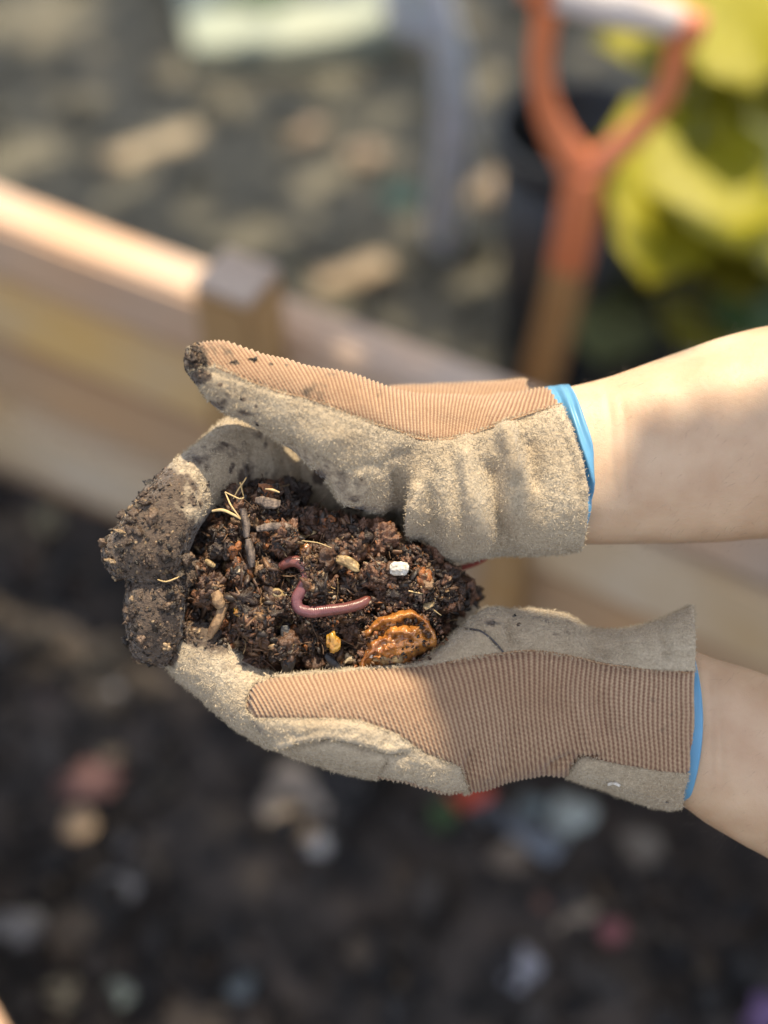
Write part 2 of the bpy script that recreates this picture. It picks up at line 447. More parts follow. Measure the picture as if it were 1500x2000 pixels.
def lump_shapes(level, k, amp=0.35, fr=1.6, seed=0):
    out = []
    for q in range(k):
        V, Fc = ico(level)
        d = 1 + amp * fbm(V * fr + 31 * (q + seed), seed + q, 4, 0.55)
        out.append((V * d[:, None], Fc))
    return out
LOW = lump_shapes(1, 6, 0.45, 1.5, 40)
LOWJ = lump_shapes(1, 10, 0.8, 1.9, 300)
MID = lump_shapes(2, 8, 0.5, 1.8, 60)
HI = lump_shapes(4, 8, 0.45, 1.5, 80)
MIDS = lump_shapes(2, 10, 0.75, 1.9, 200)
BIGS = [(V * (1 + 0.18 * grain(V * 4 + 3 * q, q))[:, None], Fc) for q, (V, Fc) in enumerate(lump_shapes(3, 10, 0.6, 1.6, 240))]
def pal(n, table):
    w = np.array([t[0] for t in table], float); w /= w.sum()
    c = np.array([t[1] for t in table])[RNG.choice(len(table), n, p=w)]
    return c * RNG.uniform(0.7, 1.3, (n, 1))
SOILPAL = [(34, (0.030, 0.018, 0.013)), (34, (0.10, 0.053, 0.032)), (24, (0.18, 0.088, 0.050)), (5, (0.28, 0.10, 0.03)), (9, (0.28, 0.17, 0.09)), (1.6, (0.50, 0.40, 0.27))]
# clods lying over the bed
nc = 5200
cx = RNG.uniform(-1.1, 1.1, nc); cy = RNG.uniform(0.1, 1.15, nc)
k = wall_n(cx, cy) > 0.03; cx, cy = cx[k], cy[k]; nc = len(cx)
sz = RNG.gamma(1.8, 0.0038, nc) + 0.0025
V, Fc, Cc = scatter(LOW, np.stack([cx, cy, sz * 0.4 + 0.012 * vnoise(np.stack([cx * 7, cy * 7, cx * 0], -1), 3)], -1), sz,
                    pal(nc, [(56, (0.019, 0.0175, 0.018)), (32, (0.046, 0.039, 0.035)), (8, (0.10, 0.078, 0.058)), (2, (0.16, 0.15, 0.15)), (0.6, (0.15, 0.07, 0.05))]),
                    RNG.uniform(0.6, 1.2, (nc, 3)))
tag(obj('soil_clods', V, Fc, M['clod'], cols=Cc), kind='stuff')
# flat brown leaf litter, too mixed up to count
nq = 1100
cx = RNG.uniform(-1.0, 1.0, nq); cy = RNG.uniform(0.1, 1.1, nq); k = wall_n(cx, cy) > 0.04; cx, cy = cx[k], cy[k]; nq = len(cx)
V, Fc, Cc = scatter(LOW, np.stack([cx, cy, 0.006 + 0.012 * vnoise(np.stack([cx * 7, cy * 7, cx * 0], -1), 3)], -1), RNG.uniform(0.004, 0.016, nq),
                    pal(nq, [(40, (0.05, 0.038, 0.030)), (30, (0.085, 0.062, 0.045)), (16, (0.075, 0.07, 0.068)), (8, (0.13, 0.10, 0.07)), (4, (0.10, 0.055, 0.045))]),
                    np.stack([RNG.uniform(0.8, 1.6, nq), RNG.uniform(0.4, 0.9, nq), RNG.uniform(0.12, 0.3, nq)], -1))
tag(obj('leaf_litter', V, Fc, M['clod'], cols=Cc), kind='stuff')
# wood mulch bits over the path
nm = 2600
cx = RNG.uniform(-1.6, 1.6, nm); cy = RNG.uniform(0.75, 2.9, nm)
k = wall_n(cx, cy) < -0.06; cx, cy = cx[k], cy[k]; nm = len(cx)
sz = RNG.gamma(2.0, 0.004, nm) + 0.003
V, Fc, Cc = scatter(LOW, np.stack([cx, cy, -0.024 + 0 * cx], -1), sz, pal(nm, [(60, (0.085, 0.085, 0.07)), (34, (0.115, 0.107, 0.084)), (4, (0.17, 0.14, 0.10)), (3, (0.06, 0.10, 0.05))]),
                    np.stack([RNG.uniform(0.8, 1.8, nm), RNG.uniform(0.5, 0.9, nm), RNG.uniform(0.15, 0.4, nm)], -1))
tag(obj('mulch_bits', V, Fc, M['mulch'], cols=Cc), kind='stuff')

# ------------------------------------------------------------------ raised bed wall
E3 = np.array([E[0], E[1], 0]); N3 = np.array([NI[0], NI[1], 0]); Z3 = np.array([0, 0, 1.0])
def wp(s, nn, z): return np.array([B0[0], B0[1], 0]) + E3 * s + N3 * nn + Z3 * z
def bevel_obj(name, c, sx, sy, sz, mt, parent, bev=0.004, ax=None, jit=0.0):
    """a sawn piece of timber, its edges eased; local x runs along its length"""
    bm = bmesh.new()
    bmesh.ops.create_cube(bm, size=1)
    bmesh.ops.scale(bm, verts=bm.verts, vec=(sx, sy, sz))
    if sx > 0.3: bmesh.ops.subdivide_edges(bm, edges=[e for e in bm.edges if abs((e.verts[0].co - e.verts[1].co).x) > 0.1], cuts=8)
    for v in bm.verts:
        v.co.y += jit * math.sin(v.co.x * 9 + c[0] * 31); v.co.z += jit * math.sin(v.co.x * 6 + c[2] * 40)
    bmesh.ops.bevel(bm, geom=[e for e in bm.edges if e.calc_face_angle(0) > 1], offset=bev, segments=2, affect='EDGES')
    me = bpy.data.meshes.new(name); bm.to_mesh(me); bm.free(); me.materials.append(mt)
    o = bpy.data.objects.new(name, me); COL.objects.link(o)
    ax = np.stack([E3, N3, Z3]) if ax is None else np.asarray(ax)
    m = Matrix([[ax[0][r], ax[1][r], ax[2][r], c[r]] for r in range(3)] + [[0, 0, 0, 1]])
    if parent: o.parent = parent; o.matrix_world = m; o.matrix_parent_inverse = parent.matrix_world.inverted(); o.matrix_basis = m
    else: o.matrix_world = m
    return o
bed = empty('raised_bed_wall', wp(0.2, 0, 0), 'weathered cedar plank side of the raised garden bed behind the hands', 'garden bed')
rows = [(-0.015, 0.090, 'cedarb'), (0.083, 0.082, 'cedarg'), (0.178, 0.086, 'cedarb'), (0.272, 0.080, 'cedary'), (0.3515, 0.066, 'cedar')]
for r, (zc, hh, mm) in enumerate(rows):
    for (s0, s1, up) in ((-0.95, 0.325, 0.0), (0.333, 1.75, -0.006)):
        mk = M[mm] if s0 < 0 else M[['cedarb', 'cedarg', 'cedarb', 'cedarg', 'cedar'][r]]
        bevel_obj('plank', wp((s0 + s1) / 2, -0.019 + (0.011 if r in (1, 3) else 0.0) + 0.003 * math.sin(r * 2.3 + s0), zc + up), s1 - s0, 0.036 if r < 4 else 0.046, hh, mk, bed, 0.005, jit=0.002)
po = bevel_obj('post', wp(0.366, 0.026, 0.19), 0.052, 0.050, 0.50, M['postwood'], bed, 0.004)
bevel_obj('post_cap', wp(0.366, 0.026, 0.4445), 0.050, 0.048, 0.008, M['endgrain'], bed, 0.002)
bevel_obj('post', wp(0.605, 0.016, 0.17), 0.034, 0.028, 0.44, M['postwood'], bed, 0.003)
# pale board across the near corner of the bed
b1 = bevel_obj('bed_board', G(-45, 2055, 0.10), 0.40, 0.05, 0.12, M['cedar'], None, 0.005,
               ax=[(0.60, -0.80, 0), (0.80, 0.60, 0), (0, 0, 1)])
tag(b1, 'pale wooden board corner at the very bottom left of the bed', 'board')

# ------------------------------------------------------------------ spade
YS = 1.037
def sp(px, py, dy=0.0): return atY(px, py, YS + dy)
spade = empty('spade', sp(1078, 902), 'spade standing upright with orange metal yoke and grey wooden grip', 'spade')
sb = np.array(spade.location[:])
def spart(name, V, Fc, m, parent=None, smooth=True): return obj(name, np.asarray(V) - sb, Fc, m, parent or spade, smooth=smooth)
def strap(path, w0, w1, th):
    P3 = np.array([sp(*p) for p in path]); P3 = catmull(P3, 40)
    w = np.interp(np.linspace(0, 1, 40), np.linspace(0, 1, len(w0)), w0)
    return tube(P3, w, 14, True, th, up=(0, -0.7, 0.6))
mmpx = 1.14 / F
V1, F1 = strap([(1073, -8), (1062, 60), (1056, 130), (1066, 205), (1092, 270), (1122, 318), (1136, 360)], np.array([30, 28, 27, 28, 34, 40, 42]) * mmpx, None, 0.62)
V2, F2 = strap([(1326, 62), (1318, 125), (1296, 190), (1250, 250), (1196, 298), (1152, 340), (1136, 372)], np.array([26, 25, 25, 26, 29, 36, 40]) * mmpx, None, 0.62)
V3, F3 = strap([(1137, 335), (1134, 372), (1126, 430), (1118, 480), (1112, 512)], np.array([36, 45, 47, 49, 50]) * mmpx, None, 1.0)
spart('yoke', *merge((V1, F1), (V2, F2), (V3, F3)), M['orange'])
Pg = catmull([sp(1078, -14), sp(1140, 0), sp(1200, 14), sp(1265, 28), sp(1322, 42)], 24)
spart('grip', *tube(Pg, np.interp(np.linspace(0, 1, 24), [0, .5, 1], [33, 39, 34]) * mmpx, 18), M['grip'])
for c in ((1052, -26), (1340, 52)):
    q = sp(*c); spart('grip_cap', *tube([q - np.array([0.012, 0, -0.003]), q + np.array([0.012, 0, -0.003])], 0.0145, 16), M['orange'])
Ps = np.array([sp(1112, 508), sp(1097, 580), sp(1077, 660), sp(1056, 740), sp(1040, 850), np.array(G(1040, 850, 0)) * [0, 0, 0] + [sp(1040, 850)[0] - 0.01, YS + 0.02, -0.05]])
spart('shaft', *tube(catmull(Ps, 30), 0.0195, 16), M['shaft'])

# ------------------------------------------------------------------ pots, stake, slab
def pot(name, base, r0, r1, h, label):
    t = empty(name, base, label, 'plant pot')
    prof = [(0.0, 0.0), (r0 * 0.96, 0.0), (r0, 0.006), (r1 * 0.97, h - 0.03), (r1 * 1.05, h - 0.028), (r1 * 1.06, h), (r1 * 0.99, h), (r1 * 0.93, h - 0.05), (r1 * 0.90, h * 0.72), (0.0, h * 0.70)]
    def lathe(pr, sg=40):
        Vv = [(r * math.cos(2 * math.pi * q / sg), r * math.sin(2 * math.pi * q / sg), z) for r, z in pr for q in range(sg)]
        Ff = [(a * sg + q, a * sg + (q + 1) % sg, (a + 1) * sg + (q + 1) % sg, (a + 1) * sg + q) for a in range(len(pr) - 1) for q in range(sg)]
        return np.array(Vv), Ff
    obj('pot_body', *lathe(prof[:4] + [(r1 * 0.94, h - 0.03), (r1 * 0.90, h * 0.72)]), M['pot'], t)
    obj('rim', *lathe([(r1 * 0.95, h - 0.029), (r1 * 1.05, h - 0.028), (r1 * 1.06, h - 0.002), (r1 * 1.03, h), (r1 * 0.96, h), (r1 * 0.945, h - 0.027)]), M['pot'], t)
    obj('potting_soil', *lathe([(r1 * 0.905, h * 0.74), (r1 * 0.5, h * 0.755), (0.0005, h * 0.75)]), M['bedsoil'], t)
    return t
p1 = G(1048, 700)
pot('nursery_pot', (p1[0] + 0.02, p1[1] + 0.02, -0.03), 0.058, 0.084, 0.335, 'tall black nursery pot standing behind the orange spade handle')
p2 = G(1235, 640)
pot('nursery_pot', (p2[0] + 0.01, p2[1] + 0.03, -0.03), 0.075, 0.10, 0.17, 'low black nursery pot half hidden under the yellow green leaves')
q = [G(862, 480, -0.03)]
y0 = q[0][1]
pts = [q[0] + [0, 0, -0.02], atY(872, 400, y0 + 0.0), atY(884, 300, y0), atY(888, 200, y0 + 0.01), atY(876, 100, y0 + 0.02), atY(846, 0, y0 + 0.03), atY(820, -90, y0 + 0.04)]
stk = empty('garden_stake', pts[0], 'bent blue grey garden stake standing in the path behind', 'stake')
Ps = catmull(pts, 40) - np.array(stk.location[:])
obj('shaft', *tube(Ps, 0.021 + 0.0015 * np.sin(np.arange(40) * 1.3), 12), M['stake'], stk)
obj('side_shoot', *tube(catmull([Ps[29], Ps[29] + [-0.03, -0.01, 0.0], Ps[31] + [-0.045, -0.02, 0.01], Ps[34] + [-0.045, -0.02, 0.02]], 16), np.linspace(0.016, 0.012, 16), 10), M['stake'], stk)
sc4 = [G(372, 108, 0.0), G(560, 100, 0.0), G(800, 60, 0.0), G(850, -160, 0.0), G(320, -160, 0.0)]
Vs = np.array([c + np.array([0, 0, 0.012]) for c in sc4] + [c + np.array([0, 0, -0.035]) for c in sc4]); cen = Vs.mean(0)
o = obj('paving_slab', Vs - cen, [(0, 1, 2, 3, 4)] + [(k, k + 5, (k + 1) % 5 + 5, (k + 1) % 5) for k in range(5)], M['slab'], smooth=False)
o.location = cen; tag(o, 'pale grey green paving slab at the top edge beyond the path', 'paving slab')
md = o.modifiers.new('bevel', 'BEVEL'); md.width = 0.006; md.segments = 2

# ------------------------------------------------------------------ leafy plant
def leaf_shape(kind):
    """a broad blade with a notch at the stalk, cupped along the midrib; unit length, lying along +y, a closed thin solid"""
    nu, nv = 9, 9
    top = []
    for a_ in range(nu):
        t = a_ / (nu - 1)
        w = (0.50 * math.sin(math.pi * min(1, t ** 0.72)) ** 0.75 + 0.03) * (1 + 0.13 * math.sin(t * 15 + kind))
        if t > 0.97: w = 0.02
        for b_ in range(nv):
            v = b_ / (nv - 1) * 2 - 1
            x = v * w
            y = t - 0.16 * abs(v) ** 1.5 * (1 - t) * 1.3
            z = 0.05 * v * v - 0.12 * (t - 0.4) ** 2 + 0.025 * math.sin(5 * v + 7 * t + kind * 2) - (0.012 if b_ == nv // 2 else 0)
            top.append((x, y, z))
    V_ = np.array(top); n_ = len(V_)
    W_ = np.concatenate([V_, V_ - [0, 0, 0.006]])
    Ff = []
    for a_ in range(nu - 1):
        for b_ in range(nv - 1):
            k_ = a_ * nv + b_
            Ff.append((k_, k_ + 1, k_ + nv + 1, k_ + nv)); Ff.append((k_ + n_, k_ + nv + n_, k_ + nv + 1 + n_, k_ + 1 + n_))
    rim = [b_ for b_ in range(nv)] + [a_ * nv + nv - 1 for a_ in range(1, nu)] + [(nu - 1) * nv + b_ for b_ in range(nv - 2, -1, -1)] + [a_ * nv for a_ in range(nu - 2, 0, -1)]
    for q_ in range(len(rim)):
        a_, b_ = rim[q_], rim[(q_ + 1) % len(rim)]
        Ff.append((a_, a_ + n_, b_ + n_, b_))
    return W_, Ff
leaf_me = {}
for mk in ('leafy', 'leafo', 'leafg', 'leafp'):
    for k in range(2):
        W_, Ff = leaf_shape(k * 2.1)
        leaf_me[mk, k] = raw_mesh('leaf', W_, Ff, M[mk])
proot = G(1330, 640)
plant = empty('squash_plant', (proot[0], proot[1] + 0.05, 0.0), 'bushy plant with large yellow green leaves beside the spade', 'plant')
pb = np.array(plant.location[:])
#        base px,py   tip px,py   plane y   width   material   face tilt
LEAVES = [(1360, 262, 1268, 552, 1.16, 0.90, 'leafy', 0.15), (1330, 40, 1425, 250, 1.34, 1.05, 'leafy', 0.2), (1420, -70, 1470, 170, 1.30, 1.0, 'leafy', -0.3),
          (1480, 60, 1530, 270, 1.25, 1.0, 'leafo', 0.3), (1392, 400, 1470, 590, 1.20, 1.0, 'leafo', -0.2), (1445, 470, 1400, 560, 1.18, 0.9, 'leafo', 0.1),
          (1415, 385, 1440, 480, 1.14, 0.8, 'leafy', 0.0), (1520, 560, 1410, 645, 1.16, 1.0, 'leafg', 0.3), (1200, 590, 1165, 705, 1.16, 1.1, 'leafp', 0.2),
          (1390, 600, 1335, 680, 1.14, 1.0, 'leafo', 0.0), (1400, 190, 1368, 262, 1.30, 0.8, 'leafg', 0.2), (1530, 290, 1440, 350, 1.42, 1.0, 'leafp', 0.2),
          (1500, 400, 1560, 560, 1.22, 1.0, 'leafy', 0.4), (1550, 130, 1470, 300, 1.45, 1.0, 'leafp', 0.1), (1340, 330, 1400, 480, 1.30, 1.0, 'leafo', 0.6),
          (1480, 500, 1560, 660, 1.22, 1.0, 'leafo', 0.2), (1300, 560, 1350, 660, 1.25, 1.0, 'leafg', 0.5), (1590, 20, 1520, 190, 1.35, 1.1, 'leafy', -0.2),
          (1380, -90, 1330, 30, 1.40, 1.0, 'leafp', 0.0), (1450, 250, 1400, 330, 1.40, 1.0, 'leafg', 0.3)]
for k, (bx, by, tx, ty, yy, ww, mk, tilt) in enumerate(LEAVES):
    b_, t_ = atY(bx, by, yy), atY(tx, ty, yy - (0.17 if mk == 'leafy' else 0.09))
    d_ = t_ - b_; ln = np.linalg.norm(d_); d_ /= ln
    nrm = -FWD * 0.55 + np.array([tilt, 0, 0.9]); nrm -= d_ * (nrm @ d_); nrm /= np.linalg.norm(nrm)
    xx = np.cross(d_, nrm)
    o = bpy.data.objects.new('leaf', leaf_me[mk, k % 2]); COL.objects.link(o); o.parent = plant
    o.matrix_basis = Matrix([[xx[r] * ln * ww, d_[r] * ln, nrm[r] * ln, b_[r] - pb[r]] for r in range(3)] + [[0, 0, 0, 1]])
    mid = b_ * 0.5 + (pb + [0, 0.02, 0.15]) * 0.5 + np.array([0, 0.05, 0.06])
    obj('stalk', *tube(catmull([pb + [RNG.uniform(-.02, .02), RNG.uniform(-.02, .02), 0], mid, b_, b_ + d_ * ln * 0.1], 14) - pb, np.linspace(0.006, 0.003, 14), 7), M['stem'], plant)

# ------------------------------------------------------------------ litter: single pieces lying about
def bit(name, c, size, colr, label, cat, ang=0, rough=0.7, kind='leaf', group=None):
    mt = mat(name + '_mat', (tuple(np.array(colr) * 0.75), tuple(np.minimum(np.array(colr) * 1.2, 0.9))), rough, 0.4, (60, 4, 0.3, 0.7, (1, 1, 1)), [(120, 0.4, 0.003)])
    L_, W_ = size
    if kind == 'stone':
        V, Fc = HI[RNG.integers(0, 8)]; V = V * np.array([L_, W_, min(L_, W_) * 0.6]) * 0.5; dz = min(L_, W_) * 0.12
    elif kind == 'chip':
        V, Fc = box((0, 0, 0), L_, W_, 0.004); V = np.array(V); V[:, 2] += 0.0; bmv = (V, Fc)
        xs_ = np.linspace(-0.5, 0.5, 9)
        top = np.array([(x * L_, yy * W_ * (0.5 - 0.10 * math.sin(7 * x + L_ * 90)), 0.003 * math.sin(x * 4) + zz) for x in xs_ for yy, zz in ((-1, 0), (1, 0.001), (1, 0.006), (-1, 0.005))])
        V = top; Fc = [(a * 4 + q, a * 4 + (q + 1) % 4, a * 4 + 4 + (q + 1) % 4, a * 4 + 4 + q) for a in range(8) for q in range(4)] + [(3, 2, 1, 0), (32, 33, 34, 35)]; dz = 0.004
    else:
        V, Fc = leaf_shape(L_ * 100); V = (V - [0, 0.5, 0]) * np.array([W_ * 1.3, L_, L_ * 1.2]); dz = 0.012
    o = obj(name, V, Fc, mt)
    o.location = (c[0], c[1], c[2] + dz); o.rotation_euler = (random.uniform(-.15, .15), random.uniform(-.15, .15), ang)
    return tag(o, label, cat, group)
R_ = math.radians
bit('dry_leaf', G(150, 1212), (0.034, 0.026), (0.42, 0.26, 0.12), 'tan curled leaf on dark soil just left of the muddy fingers', 'leaf', R_(20))
bit('dry_leaf', G(88, 1030), (0.026, 0.024), (0.24, 0.21, 0.13), 'small pale olive leaf on soil below the planks at far left', 'leaf', R_(70))
bit('pebble', G(212, 1357), (0.026, 0.030), (0.17, 0.17, 0.20), 'blue grey pebble on the soil left of the lower glove', 'pebble', 0, kind='stone')
bit('dry_leaf', G(165, 1543), (0.055, 0.030), (0.17, 0.085, 0.07), 'dull red fallen leaf lying on soil at lower left', 'leaf', R_(95))
bit('dry_leaf', G(160, 1612), (0.034, 0.022), (0.30, 0.21, 0.13), 'short tan leaf touching the dull red leaf', 'leaf', R_(10))
bit('wood_chip', G(208, 1478), (0.036, 0.014), (0.30, 0.22, 0.13), 'slanting tan wood chip above the dull red leaf', 'wood chip', R_(-40), kind='chip')
bit('dry_leaf', G(140, 1430), (0.024, 0.020), (0.22, 0.15, 0.09), 'small brown leaf highest of the litter left of the lower glove', 'leaf', R_(140))
bit('pebble', G(225, 1748), (0.040, 0.030), (0.13, 0.13, 0.14), 'dark grey stone alone on the soil at lower left', 'stone', 0.4, kind='stone')
bit('pebble', G(40, 1815), (0.050, 0.030), (0.17, 0.165, 0.165), 'wide grey stone near the left edge above the pale board', 'stone', 0.1, kind='stone')
bit('pebble', G(240, 1935), (0.022, 0.024), (0.22, 0.25, 0.21), 'small pale green pebble at the bottom left', 'pebble', 0, kind='stone')
bit('dry_leaf', G(120, 1948), (0.028, 0.018), (0.21, 0.18, 0.12), 'khaki leaf beside the pale board corner', 'leaf', R_(80))
bit('crumpled_husk', G(572, 1560), (0.070, 0.045), (0.25, 0.21, 0.175), 'large pale crumpled husk on soil under the lower glove', 'husk', R_(15))
bit('dry_leaf', G(590, 1610), (0.040, 0.030), (0.40, 0.30, 0.20), 'tan dry leaf lying over the pale crumpled husk', 'leaf', R_(-30))
bit('pebble', G(627, 1657), (0.027, 0.027), (0.34, 0.35, 0.38), 'round light grey pebble below the crumpled husk', 'pebble', 0, kind='stone')
bit('red_chip', G(918, 1558), (0.034, 0.026), (0.40, 0.06, 0.03), 'bright red scrap on soil just under the lower glove', 'scrap', R_(30), kind='chip')
bit('green_leaf', G(862, 1612), (0.026, 0.018), (0.04, 0.075, 0.03), 'small green leaf on the dark soil beside the red scrap', 'leaf', R_(160))
bit('slate_strip', G(1008, 1622), (0.095, 0.022), (0.12, 0.135, 0.16), 'long blue grey strip slanting across the soil', 'strip', R_(-40), kind='chip')
bit('shell', G(1112, 1600), (0.040, 0.034), (0.30, 0.33, 0.31), 'pale greenish white shell below the glove cuff', 'shell', R_(20), kind='stone')
bit('shell', G(1038, 1580), (0.024, 0.022), (0.13, 0.16, 0.165), 'dull teal pebble between slate strip and pale shell', 'pebble', R_(20), kind='stone')
bit('stone', G(1032, 1902), (0.052, 0.046), (0.24, 0.24, 0.27), 'large pale grey stone at the bottom right of the bed', 'stone', 0.3, kind='stone')
bit('petal', G(1187, 1828), (0.020, 0.018), (0.19, 0.07, 0.075), 'pinkish red petal above the large pale stone', 'petal', R_(50))
bit('wood_chip', G(1122, 1800), (0.040, 0.016), (0.24, 0.19, 0.14), 'brown wood chip slanting beside the pinkish petal', 'wood chip', R_(40), kind='chip')
bit('purple_scrap', G(1490, 1990), (0.032, 0.024), (0.12, 0.075, 0.17), 'purple scrap in the bottom right corner', 'scrap', R_(50), kind='chip')
bit('pebble', G(470, 1935), (0.022, 0.020), (0.11, 0.13, 0.14), 'small slate pebble at the bottom edge left of centre', 'pebble', 0.3, kind='stone')
bit('dry_leaf', G(985, 1690), (0.034, 0.022), (0.14, 0.11, 0.085), 'brown leaf on soil just below the slate strip', 'leaf', R_(110))
bit('dry_leaf', G(1240, 1660), (0.036, 0.024), (0.13, 0.11, 0.09), 'dim brown leaf under the lower forearm', 'leaf', R_(60))
bit('wood_chip', G(300, 298, -0.03), (0.145, 0.045), (0.25, 0.20, 0.13), 'long tan wood chip lying in sun on the path', 'wood chip', R_(32), kind='chip')
bit('wood_chip', G(690, 545, -0.03), (0.10, 0.045), (0.24, 0.18, 0.115), 'broad tan wood chip on path right of the post', 'wood chip', R_(15), kind='chip')
bit('wood_chip', G(600, 268, -0.03), (0.05, 0.034), (0.22, 0.165, 0.115), 'small tan chip in the middle of the path', 'wood chip', R_(40), kind='chip')
bit('wood_chip', G(712, 312, -0.03), (0.055, 0.036), (0.22, 0.165, 0.115), 'tan chip on path left of the grey stake', 'wood chip', R_(-10), kind='chip')
bit('wood_chip', G(955, 378, -0.03), (0.060, 0.036), (0.22, 0.165, 0.115), 'tan chip on path between stake and black pot', 'wood chip', R_(60), kind='chip')
bit('green_leaf', G(775, 395, -0.03), (0.05, 0.04), (0.06, 0.12, 0.09), 'dull green fallen leaf on the path near the stake', 'leaf', R_(30))
bit('green_leaf', G(500, 6, 0.0), (0.13, 0.055), (0.12, 0.20, 0.03), 'bright green leaf lying on the paving slab', 'leaf', R_(95))

# ------------------------------------------------------------------ gloves
def loft(stations, n=60, seg=40, power=2.3, open_end=0.0):
    """stations: top px,py, bottom px,py, centre depth cm, half depth cm [, front shift px].  Closed solid; open_end > 0 hollows its far end (cm)"""
    A = np.array([tuple(s) + (0,) * (7 - len(s)) for s in stations], float)
    A = catmull(A, n)
    th = np.linspace(0, 2 * math.pi, seg, endpoint=False)
    cs, sn = np.cos(th), np.sin(th)
    cs = np.sign(cs) * np.abs(cs) ** (2 / power); sn = np.sign(sn) * np.abs(sn) ** (2 / power)
    rings = []
    def ring(a, k=1.0, kz=None, dx=0.0):
        mx, my = (a[0] + a[2]) / 2, (a[1] + a[3]) / 2
        hx, hy = (a[0] - a[2]) / 2, (a[1] - a[3]) / 2
        ln = math.hypot(hx, hy) + 1e-9
        axx, axy = -hy / ln, hx / ln        # along the limb (to the right for a top-bottom station)
        z = a[4] + sn * a[5] * (k if kz is None else kz)
        f = a[6] * (1 - cs ** 2) * (sn > 0)
        return H(mx + cs * hx * k + axx * (f + dx), my + cs * hy * k + axy * (f + dx), z)
    for k in (0.25, 0.6, 0.85):             # rounded start
        rings.append(ring(A[0], k, dx=-(1 - math.sqrt(1 - (1 - k) ** 0.0 * (k * k) * 0.999)) * 0))
    for a in A: rings.append(ring(a))
    if open_end:
        rings.append(ring(A[-1], 0.93))
        back = open_end / 100 / D0 * F
        rings.append(ring(A[-1], 0.88, dx=-back * 0.3)); rings.append(ring(A[-1], 0.78, dx=-back)); rings.append(ring(A[-1], 0.3, dx=-back * 1.05))
    else:
        for k in (0.85, 0.6, 0.25): rings.append(ring(A[-1], k))
    V = np.concatenate(rings); m = len(rings)
    i, j = np.meshgrid(np.arange(m - 1), np.arange(seg), indexing='ij')
    a = i * seg + j; b = i * seg + (j + 1) % seg
    Fc = [tuple(f) for f in np.stack([a, b, b + seg, a + seg], -1).reshape(-1, 4)]
    Fc.append(tuple(range(seg))[::-1]); Fc.append(tuple((m - 1) * seg + k for k in range(seg)))
    return V, Fc

def fuse(parts, voxel):
    V, Fc = merge(*parts)
    me = bpy.data.meshes.new('fuse'); me.from_pydata([tuple(v) for v in V], [], Fc)
    bm = bmesh.new(); bm.from_mesh(me); bmesh.ops.recalc_face_normals(bm, faces=bm.faces); bm.to_mesh(me); bm.free()
    o = bpy.data.objects.new('fuse', me); COL.objects.link(o)
    md = o.modifiers.new('r', 'REMESH'); md.mode = 'VOXEL'; md.voxel_size = voxel
    dg = bpy.context.evaluated_depsgraph_get()
    ev = o.evaluated_get(dg); m2 = ev.to_mesh()
    nv, nf = len(m2.vertices), len(m2.polygons)
    W = np.empty(nv * 3, np.float32); m2.vertices.foreach_get('co', W)
    Q = np.empty(nf * 4, np.int32); m2.polygons.foreach_get('vertices', Q)
    ev.to_mesh_clear(); bpy.data.objects.remove(o); bpy.data.meshes.remove(me)
    return W.reshape(-1, 3).astype(float), Q.reshape(-1, 4)

def qedges(Q):
    e = np.concatenate([Q[:, [k, (k + 1) % Q.shape[1]]] for k in range(Q.shape[1])])
    return e
def smooth_v(V, Q, it, lam=0.5):
    e = qedges(Q); n = len(V)
    deg = np.bincount(e[:, 0], minlength=n) + np.bincount(e[:, 1], minlength=n)
    for _ in range(it):
        S = np.zeros_like(V)
        for c in range(3):
            S[:, c] = np.bincount(e[:, 0], V[e[:, 1], c], n) + np.bincount(e[:, 1], V[e[:, 0], c], n)
        V = V + lam * (S / np.maximum(deg, 1)[:, None] - V)
    return V
def normals(V, Q):
    fn = np.cross(V[Q[:, 2]] - V[Q[:, 0]], V[Q[:, 3]] - V[Q[:, 1]])
    N = np.zeros_like(V)
    for k in range(4):
        for c in range(3): N[:, c] += np.bincount(Q[:, k], fn[:, c], len(V))
    return N / (np.linalg.norm(N, axis=1, keepdims=True) + 1e-12)
def subdiv(V, Q):
    e = np.sort(qedges(Q), 1); key = e[:, 0].astype(np.int64) * len(V) + e[:, 1]
    u, inv = np.unique(key, return_inverse=True)
    ea, eb = u // len(V), u % len(V)
    mid = (V[ea] + V[eb]) / 2; fc = V[Q].mean(1)
    n, m, f = len(V), len(u), len(Q)
    inv = inv.reshape(4, f) + n; c = np.arange(f) + n + m
    Q2 = np.concatenate([np.stack([Q[:, k], inv[k], c, inv[(k + 3) % 4]], -1) for k in range(4)])
    return np.concatenate([V, mid, fc]), Q2

def folds(V, N, lines):
    px, py = unH(V); front = np.clip(N[:, 2] * 2 + 0.5, 0, 1)
    h = np.zeros(len(V))
    for (pts, w, dep) in lines:
        d = polydist(px, py, pts)
        # fade out at both ends
        L_ = np.array(pts, float); e0 = np.hypot(px - L_[0, 0], py - L_[0, 1]); e1 = np.hypot(px - L_[-1, 0], py - L_[-1, 1])
        f = np.clip(np.minimum(e0, e1) / (w * 2.0), 0.25, 1)
        h += dep / 1000 * np.exp(-(d / w) ** 2) * f
    return V + N * (h * front)[:, None]

def compact(V, Q, keep, extra):
    Qs = Q[keep]; used = np.unique(Qs); mp = -np.ones(len(V), int); mp[used] = np.arange(len(used))
    return V[used], mp[Qs], [x[used] for x in extra], used

